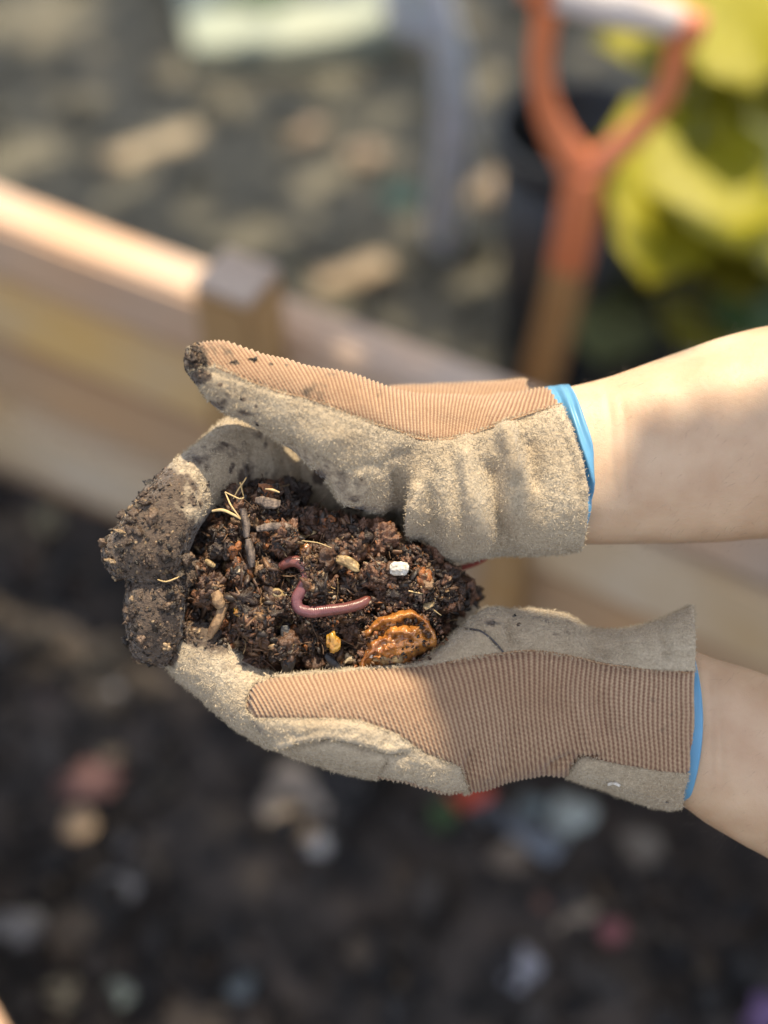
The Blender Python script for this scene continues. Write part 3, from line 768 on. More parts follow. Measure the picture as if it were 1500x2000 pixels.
def build_glove(thing, parts, fold_lines, knit_of, mud_of, knit_uv, voxel=0.0008, seed=0, smooth_it=7):
    V, Q = fuse(parts, voxel)
    V = smooth_v(V, Q, smooth_it)
    N = normals(V, Q)
    V = folds(V, N, fold_lines)
    V = smooth_v(V, Q, 2)
    N = normals(V, Q)
    V = V + N * (0.0006 * fbm(V * 90, seed, 3) + 0.0011 * vnoise(V * 38, seed + 5))[:, None]
    px, py = unH(V)
    fx, fy = px[Q].mean(1), py[Q].mean(1); fnz = N[Q].mean(1)[:, 2]
    isk = knit_of(fx, fy, fnz)
    # majority filter, then ease the border line
    for _ in range(3):
        kv = np.bincount(Q.ravel(), np.repeat(isk, 4).astype(float), len(V)) / np.maximum(np.bincount(Q.ravel(), minlength=len(V)), 1)
        isk = kv[Q].mean(1) > 0.5
    kv = np.bincount(Q.ravel(), np.repeat(isk, 4).astype(float), len(V)) / np.maximum(np.bincount(Q.ravel(), minlength=len(V)), 1)
    onb = (kv > 0.01) & (kv < 0.99)
    e = qedges(Q); eb = e[onb[e[:, 0]] & onb[e[:, 1]]]
    for _ in range(10):
        S = np.zeros_like(V); n = len(V)
        dg_ = np.bincount(eb[:, 0], minlength=n) + np.bincount(eb[:, 1], minlength=n)
        for c in range(3): S[:, c] = np.bincount(eb[:, 0], V[eb[:, 1], c], n) + np.bincount(eb[:, 1], V[eb[:, 0], c], n)
        ok = onb & (dg_ > 1)
        V[ok] = 0.5 * V[ok] + 0.5 * S[ok] / dg_[ok][:, None]
    V = np.where(onb[:, None], V, V); N = normals(V, Q)
    px, py = unH(V)
    mud = mud_of(px, py, N, V)
    V = V + N * (np.clip(mud - 0.4, 0, 1) * (0.0005 + 0.0011 * fbm(V * 130, seed + 8, 3, 0.6)))[:, None]
    N = normals(V, Q)
    # suede
    sV, sQ, (sN, sM), used = compact(V, Q, ~isk, [N, mud])
    sV = sV + sN * 0.0007 + sN * (0.00026 * vnoise(sV * 800, seed + 2))[:, None]
    es = qedges(sQ); key = np.sort(es, 1); kk = key[:, 0].astype(np.int64) * len(sV) + key[:, 1]
    u, ix, ct = np.unique(kk, return_index=True, return_counts=True)
    be = es[ix[ct == 1]]
    bv = np.unique(be); nm = -np.ones(len(sV), int); nm[bv] = len(sV) + np.arange(len(bv))
    sV2 = np.concatenate([sV, sV[bv] - sN[bv] * 0.0016]); sM2 = np.concatenate([sM, sM[bv]])
    sQ2 = np.concatenate([sQ, np.stack([be[:, 1], be[:, 0], nm[be[:, 0]], nm[be[:, 1]]], -1)])
    hand_part('suede_palm', sV2, sQ2, M['suede'], thing['t'], thing['p'], attrs={'mud': sM2})
    # knit: ribs are real relief
    kV, kQ, (kM,), _ = compact(V, Q, isk, [mud])
    kV, kQ = subdiv(kV, kQ)
    kM = np.interp(np.arange(len(kV)), np.arange(len(kM)), kM) if False else None
    kN = normals(kV, kQ)
    kpx, kpy = unH(kV)
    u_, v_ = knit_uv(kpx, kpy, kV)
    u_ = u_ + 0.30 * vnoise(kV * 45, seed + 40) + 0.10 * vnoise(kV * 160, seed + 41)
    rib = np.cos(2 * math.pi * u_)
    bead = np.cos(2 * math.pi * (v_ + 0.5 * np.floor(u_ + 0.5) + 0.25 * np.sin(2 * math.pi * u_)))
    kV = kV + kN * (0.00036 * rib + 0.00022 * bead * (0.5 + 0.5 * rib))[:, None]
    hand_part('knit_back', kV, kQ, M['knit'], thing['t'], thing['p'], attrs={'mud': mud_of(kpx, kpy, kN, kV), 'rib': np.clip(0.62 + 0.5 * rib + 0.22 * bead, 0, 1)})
    return V, N, Q, mud, isk, sV, sN, sM, be

def nap_fibres(thing, sV, sN, sM, be, n, seed):
    r = np.random.default_rng(seed)
    front = np.where((sN[:, 2] > -0.25) & (sM < 0.35))[0]
    ix = r.choice(front, n); eb = r.choice(be.ravel(), n // 8); ix = np.concatenate([ix, eb])
    m = len(ix)
    base = sV[ix] + r.normal(0, 0.0004, (m, 3)) * 1.0
    d = sN[ix] * r.uniform(0.2, 0.8, (m, 1)) + r.normal(0, 0.75, (m, 3)); d /= np.linalg.norm(d, axis=1, keepdims=True)
    d -= sN[ix] * np.minimum(0, (d * sN[ix]).sum(1))[:, None] * 1.6
    ln = r.uniform(0.0007, 0.0020, (m, 1)); w = np.cross(d, r.normal(size=(m, 3))); w /= np.linalg.norm(w, axis=1, keepdims=True) + 1e-9
    base = base - sN[ix] * 0.0002
    V = np.stack([base - w * 0.00015, base + w * 0.00015, base + d * ln], 1).reshape(-1, 3)
    Fc = np.arange(len(V)).reshape(-1, 3)
    tag(hand_part('suede_nap', V, Fc, M['nap'], thing['t'], thing['p'], smooth=False), kind='stuff')

def mud_crumbs(thing, V, N, mud, n, seed, smin=0.0004, smax=0.0016, thr=0.45, shapes=None):
    r = np.random.default_rng(seed)
    c = np.where((mud > thr) & (N[:, 2] > -0.5))[0]
    if not len(c): return
    p_ = mud[c] ** 2; ix = r.choice(c, n, p=p_ / p_.sum())
    sz = smin + (smax - smin) * r.random(n) ** 3
    cols = pal(n, [(38, (0.026, 0.018, 0.013)), (38, (0.08, 0.052, 0.035)), (20, (0.17, 0.112, 0.073)), (8, (0.34, 0.24, 0.14))])
    Vc, Fc, Cc = scatter(shapes or LOWJ, V[ix] + N[ix] * (sz * 0.3)[:, None], sz, cols, r.uniform(0.35, 1.3, (n, 3)))
    tag(hand_part('caked_soil', Vc, Fc, M['soil'], thing['t'], thing['p'], cols=Cc), kind='stuff')

person = hand_thing('person', H(1500, 1000, -3), 'person reaching in from the right in beige work gloves, cupping compost', 'person')

# ---- upper hand (the right hand)
gu = bpy.data.objects.new('glove', None); COL.objects.link(gu); gu.parent = person; gu.empty_display_size = 0.01
gu['label'] = 'upper beige glove with raised muddy thumb tip and soil caked fingers'
TU = {'t': person, 'p': gu}
thumbU = loft([(368, 682, 366, 722, 1.9, 0.55), (392, 667, 384, 748, 1.9, 0.9), (442, 665, 424, 797, 1.7, 1.25), (518, 690, 492, 824, 1.4, 1.5), (600, 710, 566, 872, 1.0, 1.8),
               (690, 727, 640, 935, 0.4, 2.3), (770, 757, 690, 985, -0.5, 2.5), (850, 775, 790, 1000, -1.5, 2.4), (930, 790, 890, 990, -2.5, 2.2)], 80)
cuffU = loft([(700, 742, 660, 960, -1.6, 1.8), (770, 762, 740, 985, -1.5, 2.2), (850, 768, 812, 1040, -1.5, 2.6), (920, 772, 880, 1096, -1.5, 2.9), (1000, 768, 960, 1086, -1.6, 3.2, 6),
              (1050, 757, 1050, 1083, -1.7, 3.3, 16), (1068, 757, 1095, 1080, -1.7, 3.35, 28), (1078, 765, 1136, 1074, -1.7, 3.3, 32)], 60, open_end=1.3, power=2.5)
backU = loft([(752, 752, 745, 900, -3.2, 1.5), (850, 746, 850, 940, -3.4, 1.9), (960, 748, 960, 960, -3.5, 2.0), (1028, 739, 1035, 960, -3.6, 1.9)], 40)
palmU = loft([(840, 800, 800, 1060, -3.6, 1.0), (740, 800, 720, 1040, -3.9, 1.2), (660, 800, 640, 1020, -4.0, 1.3), (590, 815, 570, 1010, -3.9, 1.4), (520, 808, 505, 990, -3.4, 1.5), (450, 816, 470, 980, -2.6, 1.5)], 50)
indexU = loft([(560, 800, 545, 950, -3.4, 1.3), (500, 803, 508, 950, -2.9, 1.4), (440, 820, 470, 965, -2.2, 1.5), (385, 865, 420, 985, -1.2, 1.55), (325, 918, 400, 1010, -0.2, 1.5), (270, 972, 376, 1050, 0.3, 1.45),
               (228, 1030, 358, 1090, 0.5, 1.4), (206, 1075, 346, 1115, 0.4, 1.25), (215, 1112, 330, 1138, 0.3, 0.9), (248, 1128, 310, 1144, 0.2, 0.5)], 70)
midU = loft([(330, 1060, 420, 1130, -1.2, 1.0), (268, 1105, 372, 1140, -0.5, 1.15), (250, 1150, 358, 1168, -0.1, 1.25), (246, 1205, 356, 1215, -0.1, 1.2), (250, 1250, 345, 1262, -0.3, 1.05), (268, 1286, 322, 1300, -0.5, 0.6)], 40)
seamU = np.array([(340, 740), (395, 716), (424, 714), (484, 744), (560, 768), (620, 784), (700, 816), (780, 842), (819, 856), (880, 857), (934, 842), (1006, 816), (1088, 792), (1200, 780)], float)
def knitU(px, py, nz):
    k = py < np.interp(px, seamU[:, 0], seamU[:, 1])
    k |= (nz < -0.55) & (px > 640) & (py < 1000)
    return k & (px > 372)
def uvU(px, py, V):
    # ribs lean back on the thumb, stand straight over the dip and lean forward towards the cuff
    lean = np.interp(px, [380, 560, 700, 850, 960, 1080], [0.75, 0.6, 0.25, -0.05, -0.45, -0.2])
    u = (px - lean * (py - 760)) * 0.2293 / 1.75
    return u, (V[:, 1] - 0.8 * V[:, 2]) * 1000 / 1.5
def blob(px, py, pts):
    m = np.zeros(len(px))
    for (x, y, rx, ry, a) in pts: m = np.maximum(m, a * np.exp(-(((px - x) / rx) ** 2 + ((py - y) / ry) ** 2)))
    return m
def mudU(px, py, N, V):
    w = 26 * fbm(V * 70, 21, 4)
    fing = np.clip(1 - ((px - py * -0.62) - (960 + 130) + w) / 60, 0, 1)          # everything left and below a slanting line
    fing = np.clip((640 - (px * 0.86 - (py - 900) * 0.62 + 330) + 1.3 * w + 25) / 130, 0, 1) * (py > 850)
    m = np.maximum(fing, blob(px, py, [(372, 704, 36, 36, 1.25), (425, 688, 50, 22, 0.30), (392, 735, 22, 16, 1.0), (430, 785, 30, 14, 0.62), (480, 805, 40, 12, 0.5), (445, 770, 40, 20, 0.36), (624, 930, 15, 18, 0.95), (700, 990, 60, 12, 0.5),
                                       (500, 850, 22, 14, 0.5), (440, 880, 60, 30, 0.40), (480, 930, 26, 36, 0.62), (540, 945, 40, 26, 0.55), (380, 900, 50, 26, 0.5), (590, 960, 30, 30, 0.5), (310, 1000, 60, 40, 0.5)]))
    sp_ = np.clip(vnoise(V * 330, 5) * 1.8 - 0.75, 0, 0.7) * np.clip(1.4 - (px - 380) / 220, 0, 1)
    st = np.clip(fbm(V * 75, 55, 4) * 0.55 - 0.05, 0, 0.40) * np.clip((900 - px) / 160, 0, 1)
    return np.clip(np.maximum(np.maximum(m, st), sp_ * (py > 700)), 0, 1.2)
foldsU = [([(905, 862), (915, 930), (938, 1060)], 15, 5.67), ([(950, 880), (965, 960), (985, 1080)], 20, -6.75), ([(978, 815), (1000, 880), (1012, 950)], 16, 5.40), ([(1030, 830), (1042, 900), (1050, 980)], 18, -4.59),
          ([(808, 960), (806, 1000), (806, 1070)], 9, 3.0), ([(835, 930), (842, 1000), (850, 1060)], 16, -2.6), ([(868, 880), (872, 960), (884, 1040)], 14, 1.0), ([(782, 900), (776, 980), (778, 1060)], 20, -8.0), ([(816, 930), (813, 1000), (812, 1070)], 12, 3.5),
          ([(700, 905), (745, 905), (812, 868)], 7, -1.0), ([(640, 930), (700, 912), (760, 915)], 8, -0.9), ([(560, 850), (582, 900), (592, 960)], 10, -2.2), ([(612, 900), (640, 960), (720, 985)], 22, 2.4),
          ([(492, 870), (484, 910), (490, 960)], 8, -1.8), ([(520, 860), (530, 910), (528, 960)], 9, 1.4), ([(700, 735), (735, 770), (760, 800)], 16, -1.6), ([(800, 800), (880, 830), (960, 800)], 26, -2.0), ([(1092, 820), (1120, 900), (1140, 1000)], 10, -1.2),
          ([(1086, 795), (1130, 900), (1158, 1000)], 7, 0.8), ([(395, 720), (484, 748), (620, 788), (780, 846), (850, 860), (934, 846), (1006, 820), (1085, 796)], 5, -0.8), ([(690, 840), (640, 860), (580, 850)], 16, 1.2), ([(430, 745), (520, 790), (600, 830)], 14, -0.6)]
V, N, Q, mud, isk, sV, sN, sM, be = build_glove(TU, [thumbU, cuffU, backU, palmU, indexU, midU], foldsU, knitU, mudU, uvU, seed=3)
nap_fibres(TU, sV, sN, sM, be, 60000, 1)
mud_crumbs(TU, V, N, mud, 24000, 2, 0.00025, 0.0010)
mud_crumbs(TU, V, N, mud, 480, 6, 0.0005, 0.0026, 0.9, BIGS)

VU, NU = V, N
# ---- lower hand (the left hand)
gl = bpy.data.objects.new('glove', None); COL.objects.link(gl); gl.parent = person; gl.empty_display_size = 0.01
gl['label'] = 'lower beige glove with clean ribbed thumb lying along the compost'
TL = {'t': person, 'p': gl}
mainL = loft([(491, 1366, 493, 1398, 1.0, 0.6), (503, 1338, 508, 1432, 1.0, 1.1), (556, 1321, 552, 1462, 0.9, 1.6), (650, 1312, 634, 1488, 0.7, 1.9), (750, 1303, 730, 1508, 0.4, 2.1), (825, 1290, 808, 1536, 0.0, 2.4),
               (880, 1245, 872, 1549, -0.5, 2.7), (945, 1187, 935, 1543, -1.0, 2.9), (1000, 1190, 1000, 1526, -1.2, 2.9), (1050, 1191, 1060, 1516, -1.2, 2.9), (1105, 1200, 1110, 1518, -1.2, 2.8), (1160, 1227, 1160, 1534, -1.2, 2.8),
               (1220, 1228, 1215, 1552, -1.2, 2.9, 2), (1285, 1212, 1268, 1572, -1.2, 3.1, 6), (1330, 1195, 1305, 1580, -1.2, 3.2, 14), (1352, 1184, 1332, 1577, -1.2, 3.2, 14)], 110, open_end=1.3, power=2.4)
fingL = loft([(338, 1252, 322, 1298, -1.4, 0.7), (372, 1215, 352, 1332, -1.2, 1.2), (420, 1230, 400, 1368, -0.9, 1.4), (475, 1285, 448, 1408, -0.7, 1.5), (560, 1325, 515, 1456, -0.5, 1.6), (660, 1350, 600, 1484, -0.4, 1.6), (770, 1390, 700, 1516, -0.4, 1.6), (860, 1430, 790, 1530, -0.6, 1.4)], 60)
palmL = loft([(400, 1100, 400, 1290, -3.8, 0.9), (480, 1080, 480, 1330, -4.1, 1.1), (600, 1070, 600, 1340, -4.2, 1.2), (740, 1090, 740, 1340, -4.0, 1.2), (850, 1140, 850, 1340, -3.4, 1.3), (930, 1190, 930, 1400, -2.6, 1.5)], 50)
knitPolyL = [(480, 1385), (484, 1355), (500, 1336), (530, 1324), (610, 1317), (700, 1309), (830, 1301), (872, 1292), (960, 1277), (1040, 1269), (1120, 1281), (1200, 1299), (1280, 1308), (1420, 1314), (1420, 1514), (1300, 1508), (1200, 1491), (1140, 1477), (1118, 1496), (1108, 1518), (1100, 1600), (930, 1600),
             (912, 1536), (896, 1496), (830, 1471), (775, 1432), (700, 1405), (600, 1402), (500, 1402)]
stripL = [(735, 1512), (800, 1524), (872, 1546), (905, 1540), (930, 1600), (740, 1600)]
def knitL(px, py, nz):
    k = inpoly(px, py, knitPolyL) & (nz > -0.5)
    k |= inpoly(px, py, stripL)
    k |= (nz < -0.5) & (px > 640)
    return k
def uvL(px, py, V):
    lean = np.interp(px, [480, 620, 780, 900, 1050, 1400], [0.55, 0.40, 0.42, 0.25, 0.05, 0.0])
    u = (px - lean * (py - 1400) + 6 * np.sin((py - 1300) / 45.0) * np.exp(-((px - 1130) / 90) ** 2)) * 0.2293 / 2.1
    return u, (V[:, 1] - 0.8 * V[:, 2]) * 1000 / 1.7
def mudL(px, py, N, V):
    m = blob(px, py, [(960, 1218, 26, 10, 0.55), (1040, 1210, 60, 8, 0.32), (1082, 1240, 10, 5, 0.55), (1110, 1215, 40, 10, 0.3), (1230, 1255, 50, 12, 0.2), (335, 1280, 20, 22, 0.9), (420, 1255, 46, 30, 0.7), (385, 1238, 40, 30, 0.85), (480, 1300, 40, 14, 0.45), (1302, 1563, 3, 3, 1.0),
                      (1005, 1205, 5, 4, 0.7), (1015, 1222, 4, 3, 0.8), (660, 1500, 40, 10, 0.25)])
    st = np.clip(fbm(V * 75, 56, 4) * 0.5 - 0.10, 0, 0.34) * np.where((py < 1310) | (px < 560), 1.0, 0.55)
    return np.clip(np.maximum(m, st), 0, 1.2)
foldsL = [([(530, 1466), (590, 1456), (640, 1447), (690, 1456), (760, 1476), (800, 1472)], 7, -3.00), ([(530, 1455), (600, 1440), (640, 1434), (700, 1444), (780, 1468)], 8, 2.10), ([(760, 1474), (756, 1490), (742, 1510)], 6, -1.80),
          ([(500, 1404), (600, 1405), (700, 1408), (775, 1436), (830, 1474), (894, 1500)], 5, -1.05), ([(560, 1420), (680, 1420), (760, 1445)], 12, 1.50), ([(905, 1540), (918, 1500), (925, 1460)], 10, -2.70), ([(945, 1535), (955, 1480), (975, 1420)], 14, 2.40), ([(990, 1520), (1000, 1460), (1010, 1400)], 12, -1.50),
          ([(1090, 1330), (1130, 1380), (1150, 1430), (1160, 1470)], 14, 2.70), ([(1160, 1330), (1185, 1390), (1190, 1450)], 16, -2.70), ([(1110, 1520), (1130, 1486), (1180, 1478)], 7, -3.60), ([(1060, 1512), (1090, 1490), (1130, 1470)], 10, -2.40), ([(1340, 1310), (1340, 1400), (1338, 1510)], 5, 1.20),
          ([(880, 1290), (930, 1250), (985, 1215)], 16, 2.10), ([(900, 1226), (950, 1240), (982, 1270)], 5, -1.80), ([(990, 1200), (992, 1230), (1000, 1262)], 9, -2.25), ([(1160, 1232), (1170, 1260), (1210, 1290)], 18, -3.00), ([(1240, 1228), (1250, 1270), (1260, 1300)], 14, 1.80), ([(1290, 1220), (1300, 1260), (1302, 1300)], 12, -1.80),
          ([(870, 1300), (960, 1284), (1040, 1276), (1120, 1288), (1200, 1306), (1340, 1319)], 5, -1.05), ([(700, 1340), (800, 1345), (900, 1330)], 30, 1.50), ([(1320, 1560), (1250, 1545), (1180, 1520)], 16, 1.80)]
V, N, Q, mud, isk, sV, sN, sM, be = build_glove(TL, [mainL, fingL, palmL], foldsL, knitL, mudL, uvL, seed=11)
nap_fibres(TL, sV, sN, sM, be, 55000, 4)
mud_crumbs(TL, V, N, mud, 900, 5, thr=0.5)

M['cord'] = mat('seam_cord', ((0.24, 0.14, 0.08), (0.38, 0.25, 0.15)), 0.85, 0.2, (900, 2, 0.4, 0.6, (1, 1, 1)))
# stitching, cut edges, hem tape
def on_surface(path, n, V, N, off):
    P2 = catmull(np.array(path, float), n); px, py = unH(V); out = []
    fr = np.where(N[:, 2] > 0.0)[0]
    for (x, y) in P2:
        d = (px[fr] - x) ** 2 + (py[fr] - y) ** 2 - 4000 * V[fr, 2] * 0
        c = fr[np.argsort(d)[:6]]; c = c[np.argmax(V[c, 2])]
        out.append(V[c] + N[c] * off)
    out = np.array(out)
    for _ in range(3): out[1:-1] = 0.25 * out[:-2] + 0.5 * out[1:-1] + 0.25 * out[2:]
    return out
seam = on_surface([(886, 1226), (925, 1230), (955, 1246), (985, 1275)], 40, V, N, 0.0014)
for _ in range(14): seam[1:-1] = 0.25 * seam[:-2] + 0.5 * seam[1:-1] + 0.25 * seam[2:]
hand_part('seam', *tube(seam, 0.00042, 6), M['thread'], person, gl)
for k in range(1):
    st = on_surface([(1190, 1529), (1200, 1526), (1210, 1532)], 8, V, N, 0.0012)
    hand_part('loose_thread', *tube(st, 0.0009, 6), M['perlite'], person, gl)
def cord(path, n, V, N, par):
    P_ = on_surface(path, n, V, N, 0.0004)
    for _ in range(4): P_[1:-1] = 0.25 * P_[:-2] + 0.5 * P_[1:-1] + 0.25 * P_[2:]
    P_ = catmull(P_, n * 5)
    hand_part('stitching', *tube(P_, 0.00050 * (1 + 0.35 * np.sin(np.arange(n * 5) * 1.25)), 6), M['cord'], person, par)
cord([(424, 716), (484, 746), (560, 770), (620, 786), (700, 818), (780, 843), (819, 856), (880, 857), (934, 842), (1006, 817), (1084, 794)], 90, VU, NU, gu)
cord([(872, 1293), (960, 1278), (1040, 1270), (1120, 1282), (1200, 1300), (1280, 1309), (1345, 1313)], 70, V, N, gl)
hand_part('hem_tape', *tube(catmull([H(880, 1116, -3.2), H(905, 1108, -3.2), H(930, 1100, -3.2), H(950, 1090, -3.2)], 14), np.linspace(0.0016, 0.0010, 14), 8, flat=0.5), M['tape'], person, gu)

# ---- forearms and blue inner gloves
armU = loft([(1020, 772, 1000, 1050, -1.9, 2.4), (1100, 757, 1110, 1062, -1.9, 2.5), (1200, 730, 1210, 1064, -1.9, 2.7), (1300, 696, 1310, 1063, -1.9, 3.0), (1400, 662, 1410, 1059, -1.9, 3.3), (1500, 636, 1510, 1052, -1.9, 3.6), (1700, 600, 1710, 1045, -1.9, 4.0), (2000, 590, 2010, 1060, -1.9, 4.4), (2300, 590, 2310, 1080, -1.9, 4.6)], 200, 90, 2.1)
armL = loft([(1240, 1270, 1220, 1530, -1.4, 2.3), (1330, 1266, 1312, 1562, -1.4, 2.5), (1400, 1286, 1384, 1612, -1.4, 2.7), (1500, 1320, 1480, 1668, -1.4, 3.0), (1600, 1356, 1580, 1722, -1.4, 3.3), (1800, 1420, 1780, 1830, -1.4, 3.7), (2200, 1560, 2180, 2020, -1.4, 4.2)], 200, 90, 2.1)
def arm(lf, creases, sd):
    V_, F_ = lf
    q_ = np.array([f for f in F_ if len(f) == 4]); N_ = -normals(V_, q_)
    if N_[np.argmax(V_[:, 2]), 2] < 0: N_ = -N_
    V_ = folds(V_, N_, creases) + N_ * (0.0008 * fbm(V_ * 28, sd, 3))[:, None]
    a_ = hand_part('forearm', V_, F_, M['skin'], person)
    r = np.random.default_rng(sd); px, py = unH(V_)
    ix = r.choice(np.where((N_[:, 2] > -0.2) & (px > 1150) & (px < 1560))[0], 420)
    b_ = V_[ix] + r.normal(0, 0.0025, (420, 3)) * np.array([1, 1, 0.0]); dr = np.array([-0.6, -0.5, 0.25]) + r.normal(0, 0.25, (420, 3))
    w_ = np.cross(dr, r.normal(size=(420, 3))); w_ /= np.linalg.norm(w_, axis=1, keepdims=True)
    hv = np.stack([b_ - w_ * 0.00004, b_ + w_ * 0.00004, b_ + dr * r.uniform(0.003, 0.007, (420, 1))], 1).reshape(-1, 3)
    tag(hand_part('arm_hair', hv, np.arange(len(hv)).reshape(-1, 3), M['barkgrey'], person, a_, smooth=False), kind='stuff')
arm(armU, [([(1185, 760), (1195, 850), (1200, 960)], 8, -0.5), ([(1215, 780), (1222, 860), (1228, 980)], 7, -0.35)], 71)
arm(armL, [([(1385, 1300), (1392, 1400), (1390, 1520)], 8, -0.5), ([(1400, 1320), (1408, 1430), (1412, 1540)], 7, -0.35)], 72)
def band(stn, n=24, seg=56, wr=1.0):
    V, Fc = loft(stn, n, seg, 2.1)
    return V, Fc[:-2]
Vb, Fb = band([(1030, 765, 1080, 1060, -1.8, 2.72, 10), (1060, 757, 1110, 1062, -1.8, 2.78, 24), (1090, 750, 1130, 1064, -1.8, 2.9, 32), (1108, 749, 1134, 1064, -1.8, 2.95, 36), (1112, 750, 1136, 1064, -1.8, 2.85, 37)], 120)
N_ = np.arange(len(Vb)); px_, py_ = unH(Vb)
w_ = np.exp(-((px_ - 1125 - (py_ - 790) * 0.22) / 8) ** 2) + 0.8 * np.exp(-((px_ - 1100 - (py_ - 790) * 0.2) / 7) ** 2)
Vb[:, 2] -= 0.0030 * np.exp(-((px_ - 1098 - (py_ - 790) * 0.33) / 6) ** 2)
Vb[:, 2] += 0.0014 * w_
for q_ in range(5): Vb[:, 2] += (0.0009 if q_ % 2 else -0.0008) * np.exp(-((px_ - 1106 - q_ * 9 - (py_ - 800) * (0.30 + 0.02 * q_)) / 4.5) ** 2)
Vb += 0.0008 * vnoise(Vb * np.array([160, 60, 60]), 4)[:, None]
hand_part('inner_glove', Vb, Fb, M['nitrile'], person)
Vb, Fb = band([(1300, 1270, 1280, 1560, -1.3, 2.7, 10), (1330, 1268, 1318, 1566, -1.3, 2.8, 18), (1352, 1276, 1340, 1572, -1.3, 2.86, 22), (1356, 1280, 1344, 1572, -1.3, 2.74, 23)], 30)
hand_part('inner_glove', Vb, Fb, M['nitrile'], person)

# ------------------------------------------------------------------ compost
heap = [(366, 1060), (385, 1000), (412, 966), (440, 950), (500, 938), (560, 945), (590, 985), (650, 1002), (730, 1018), (800, 1048), (870, 1090), (915, 1130), (946, 1166), (905, 1208), (862, 1256), (800, 1296), (700, 1312), (600, 1322), (510, 1342), (450, 1306), (392, 1246), (352, 1200), (342, 1140)]
hp = np.array(heap, float)
def heap_z(px, py):
    d = polydist(px, py, heap, True); ins = inpoly(px, py, heap); d = np.where(ins, d, -d)
    z = -1.9 + 2.3 * (1 - np.exp(-np.maximum(d, 0) / 55)) - np.maximum(-d, 0) * 0.03
    z -= 1.0 * np.clip((px - 800) / 140, 0, 1) + 0.5 * np.clip((450 - px) / 90, 0, 1)
    q = np.stack([px / 55, py / 55, px * 0], -1)
    z += 0.75 * fbm(q, 31, 4, 0.6)
    return z
compost = hand_thing('compost', H(640, 1150, -3), 'dark moist compost heaped in the cupped gloved hands', 'compost')
gx, gy = np.meshgrid(np.arange(335, 955, 2.6), np.arange(925, 1350, 2.6), indexing='ij')
m_, n_ = gx.shape
zz = heap_z(gx.ravel(), gy.ravel())
V = H(gx.ravel(), gy.ravel(), zz)
V += 0.0012 * np.stack([fbm(V * 400, 1, 3), fbm(V * 400, 2, 3), fbm(V * 400, 3, 3)], -1); V[:, 2] += 0.0022 * grain(V * 330, 9)
i, j = np.meshgrid(np.arange(m_ - 1), np.arange(n_ - 1), indexing='ij'); a = i * n_ + j
Fq = np.stack([a, a + 1, a + n_ + 1, a + n_], -1).reshape(-1, 4)[:, ::-1]
fin = inpoly(gx.ravel()[Fq].mean(1), gy.ravel()[Fq].mean(1), heap)
V, Fq, _, _ = compact(V, Fq, fin, [])
e = qedges(Fq); kk = np.sort(e, 1); kk = kk[:, 0].astype(np.int64) * len(V) + kk[:, 1]
u, ix, ct = np.unique(kk, return_index=True, return_counts=True); be = e[ix[ct == 1]]
bv = np.unique(be); nm = -np.ones(len(V), int); nm[bv] = len(V) + np.arange(len(bv))
low = V[bv].copy(); cx0 = H(640, 1150, -3.4); low = cx0 + (low - cx0) * 0.8; low[:, 2] = -0.034
cidx = len(V) + len(bv)
VV = np.concatenate([V, low, cx0[None]])
Fall = [tuple(f) for f in Fq] + [(b, a, nm[a], nm[b]) for a, b in be] + [(nm[b], nm[a], cidx) for a, b in be]
hand_part('soil_mound', VV, Fall, M['soil'], compost, cols=np.tile(np.array([0.034, 0.021, 0.015]), (len(VV), 1)))
def heap_pts(n, margin=0, power=1.0):
    out = []
    while len(out) < n:
        x = RNG.uniform(330, 960, n * 2); y = RNG.uniform(920, 1350, n * 2)
        ok = inpoly(x, y, heap)
        d = polydist(x, y, heap, True); ok &= d > margin
        out += list(zip(x[ok], y[ok]))
    return np.array(out[:n])
# big crumbly clods, each its own piece
BIG = []
for (x, y, r, c) in [(420, 1010, 30, 0), (470, 985, 26, 1), (520, 975, 24, 1), (560, 1000, 24, 0), (600, 1020, 26, 1), (640, 1030, 28, 2), (690, 1050, 34, 2), (740, 1060, 30, 2), (660, 1085, 36, 1), (560, 1050, 26, 2), (510, 1060, 22, 2), (440, 1060, 26, 0), (405, 1110, 26, 1), (415, 1150, 24, 1),
                     (470, 1120, 24, 2), (480, 1180, 30, 1), (440, 1230, 26, 1), (500, 1220, 34, 1), (540, 1180, 26, 0), (530, 1120, 24, 2), (620, 1140, 22, 0), (690, 1140, 26, 0), (740, 1120, 28, 2), (770, 1150, 28, 1), (820, 1140, 30, 0), (800, 1090, 26, 2), (860, 1130, 28, 0), (880, 1170, 30, 0),
                     (900, 1150, 22, 0), (600, 1220, 26, 1), (640, 1230, 22, 0), (690, 1220, 24, 1), (560, 1270, 28, 0), (500, 1290, 26, 1), (620, 1290, 24, 0), (670, 1290, 24, 0), (455, 1290, 20, 1), (380, 1200, 22, 0), (366, 1150, 20, 0), (820, 1200, 26, 0), (840, 1080, 20, 0), (390, 1060, 22, 0), (580, 960, 18, 0), (450, 960, 18, 1)]:
    BIG.append((x, y, r, [(0.040, 0.024, 0.017), (0.105, 0.055, 0.034), (0.175, 0.086, 0.050)][c]))
BALL = ico(5)
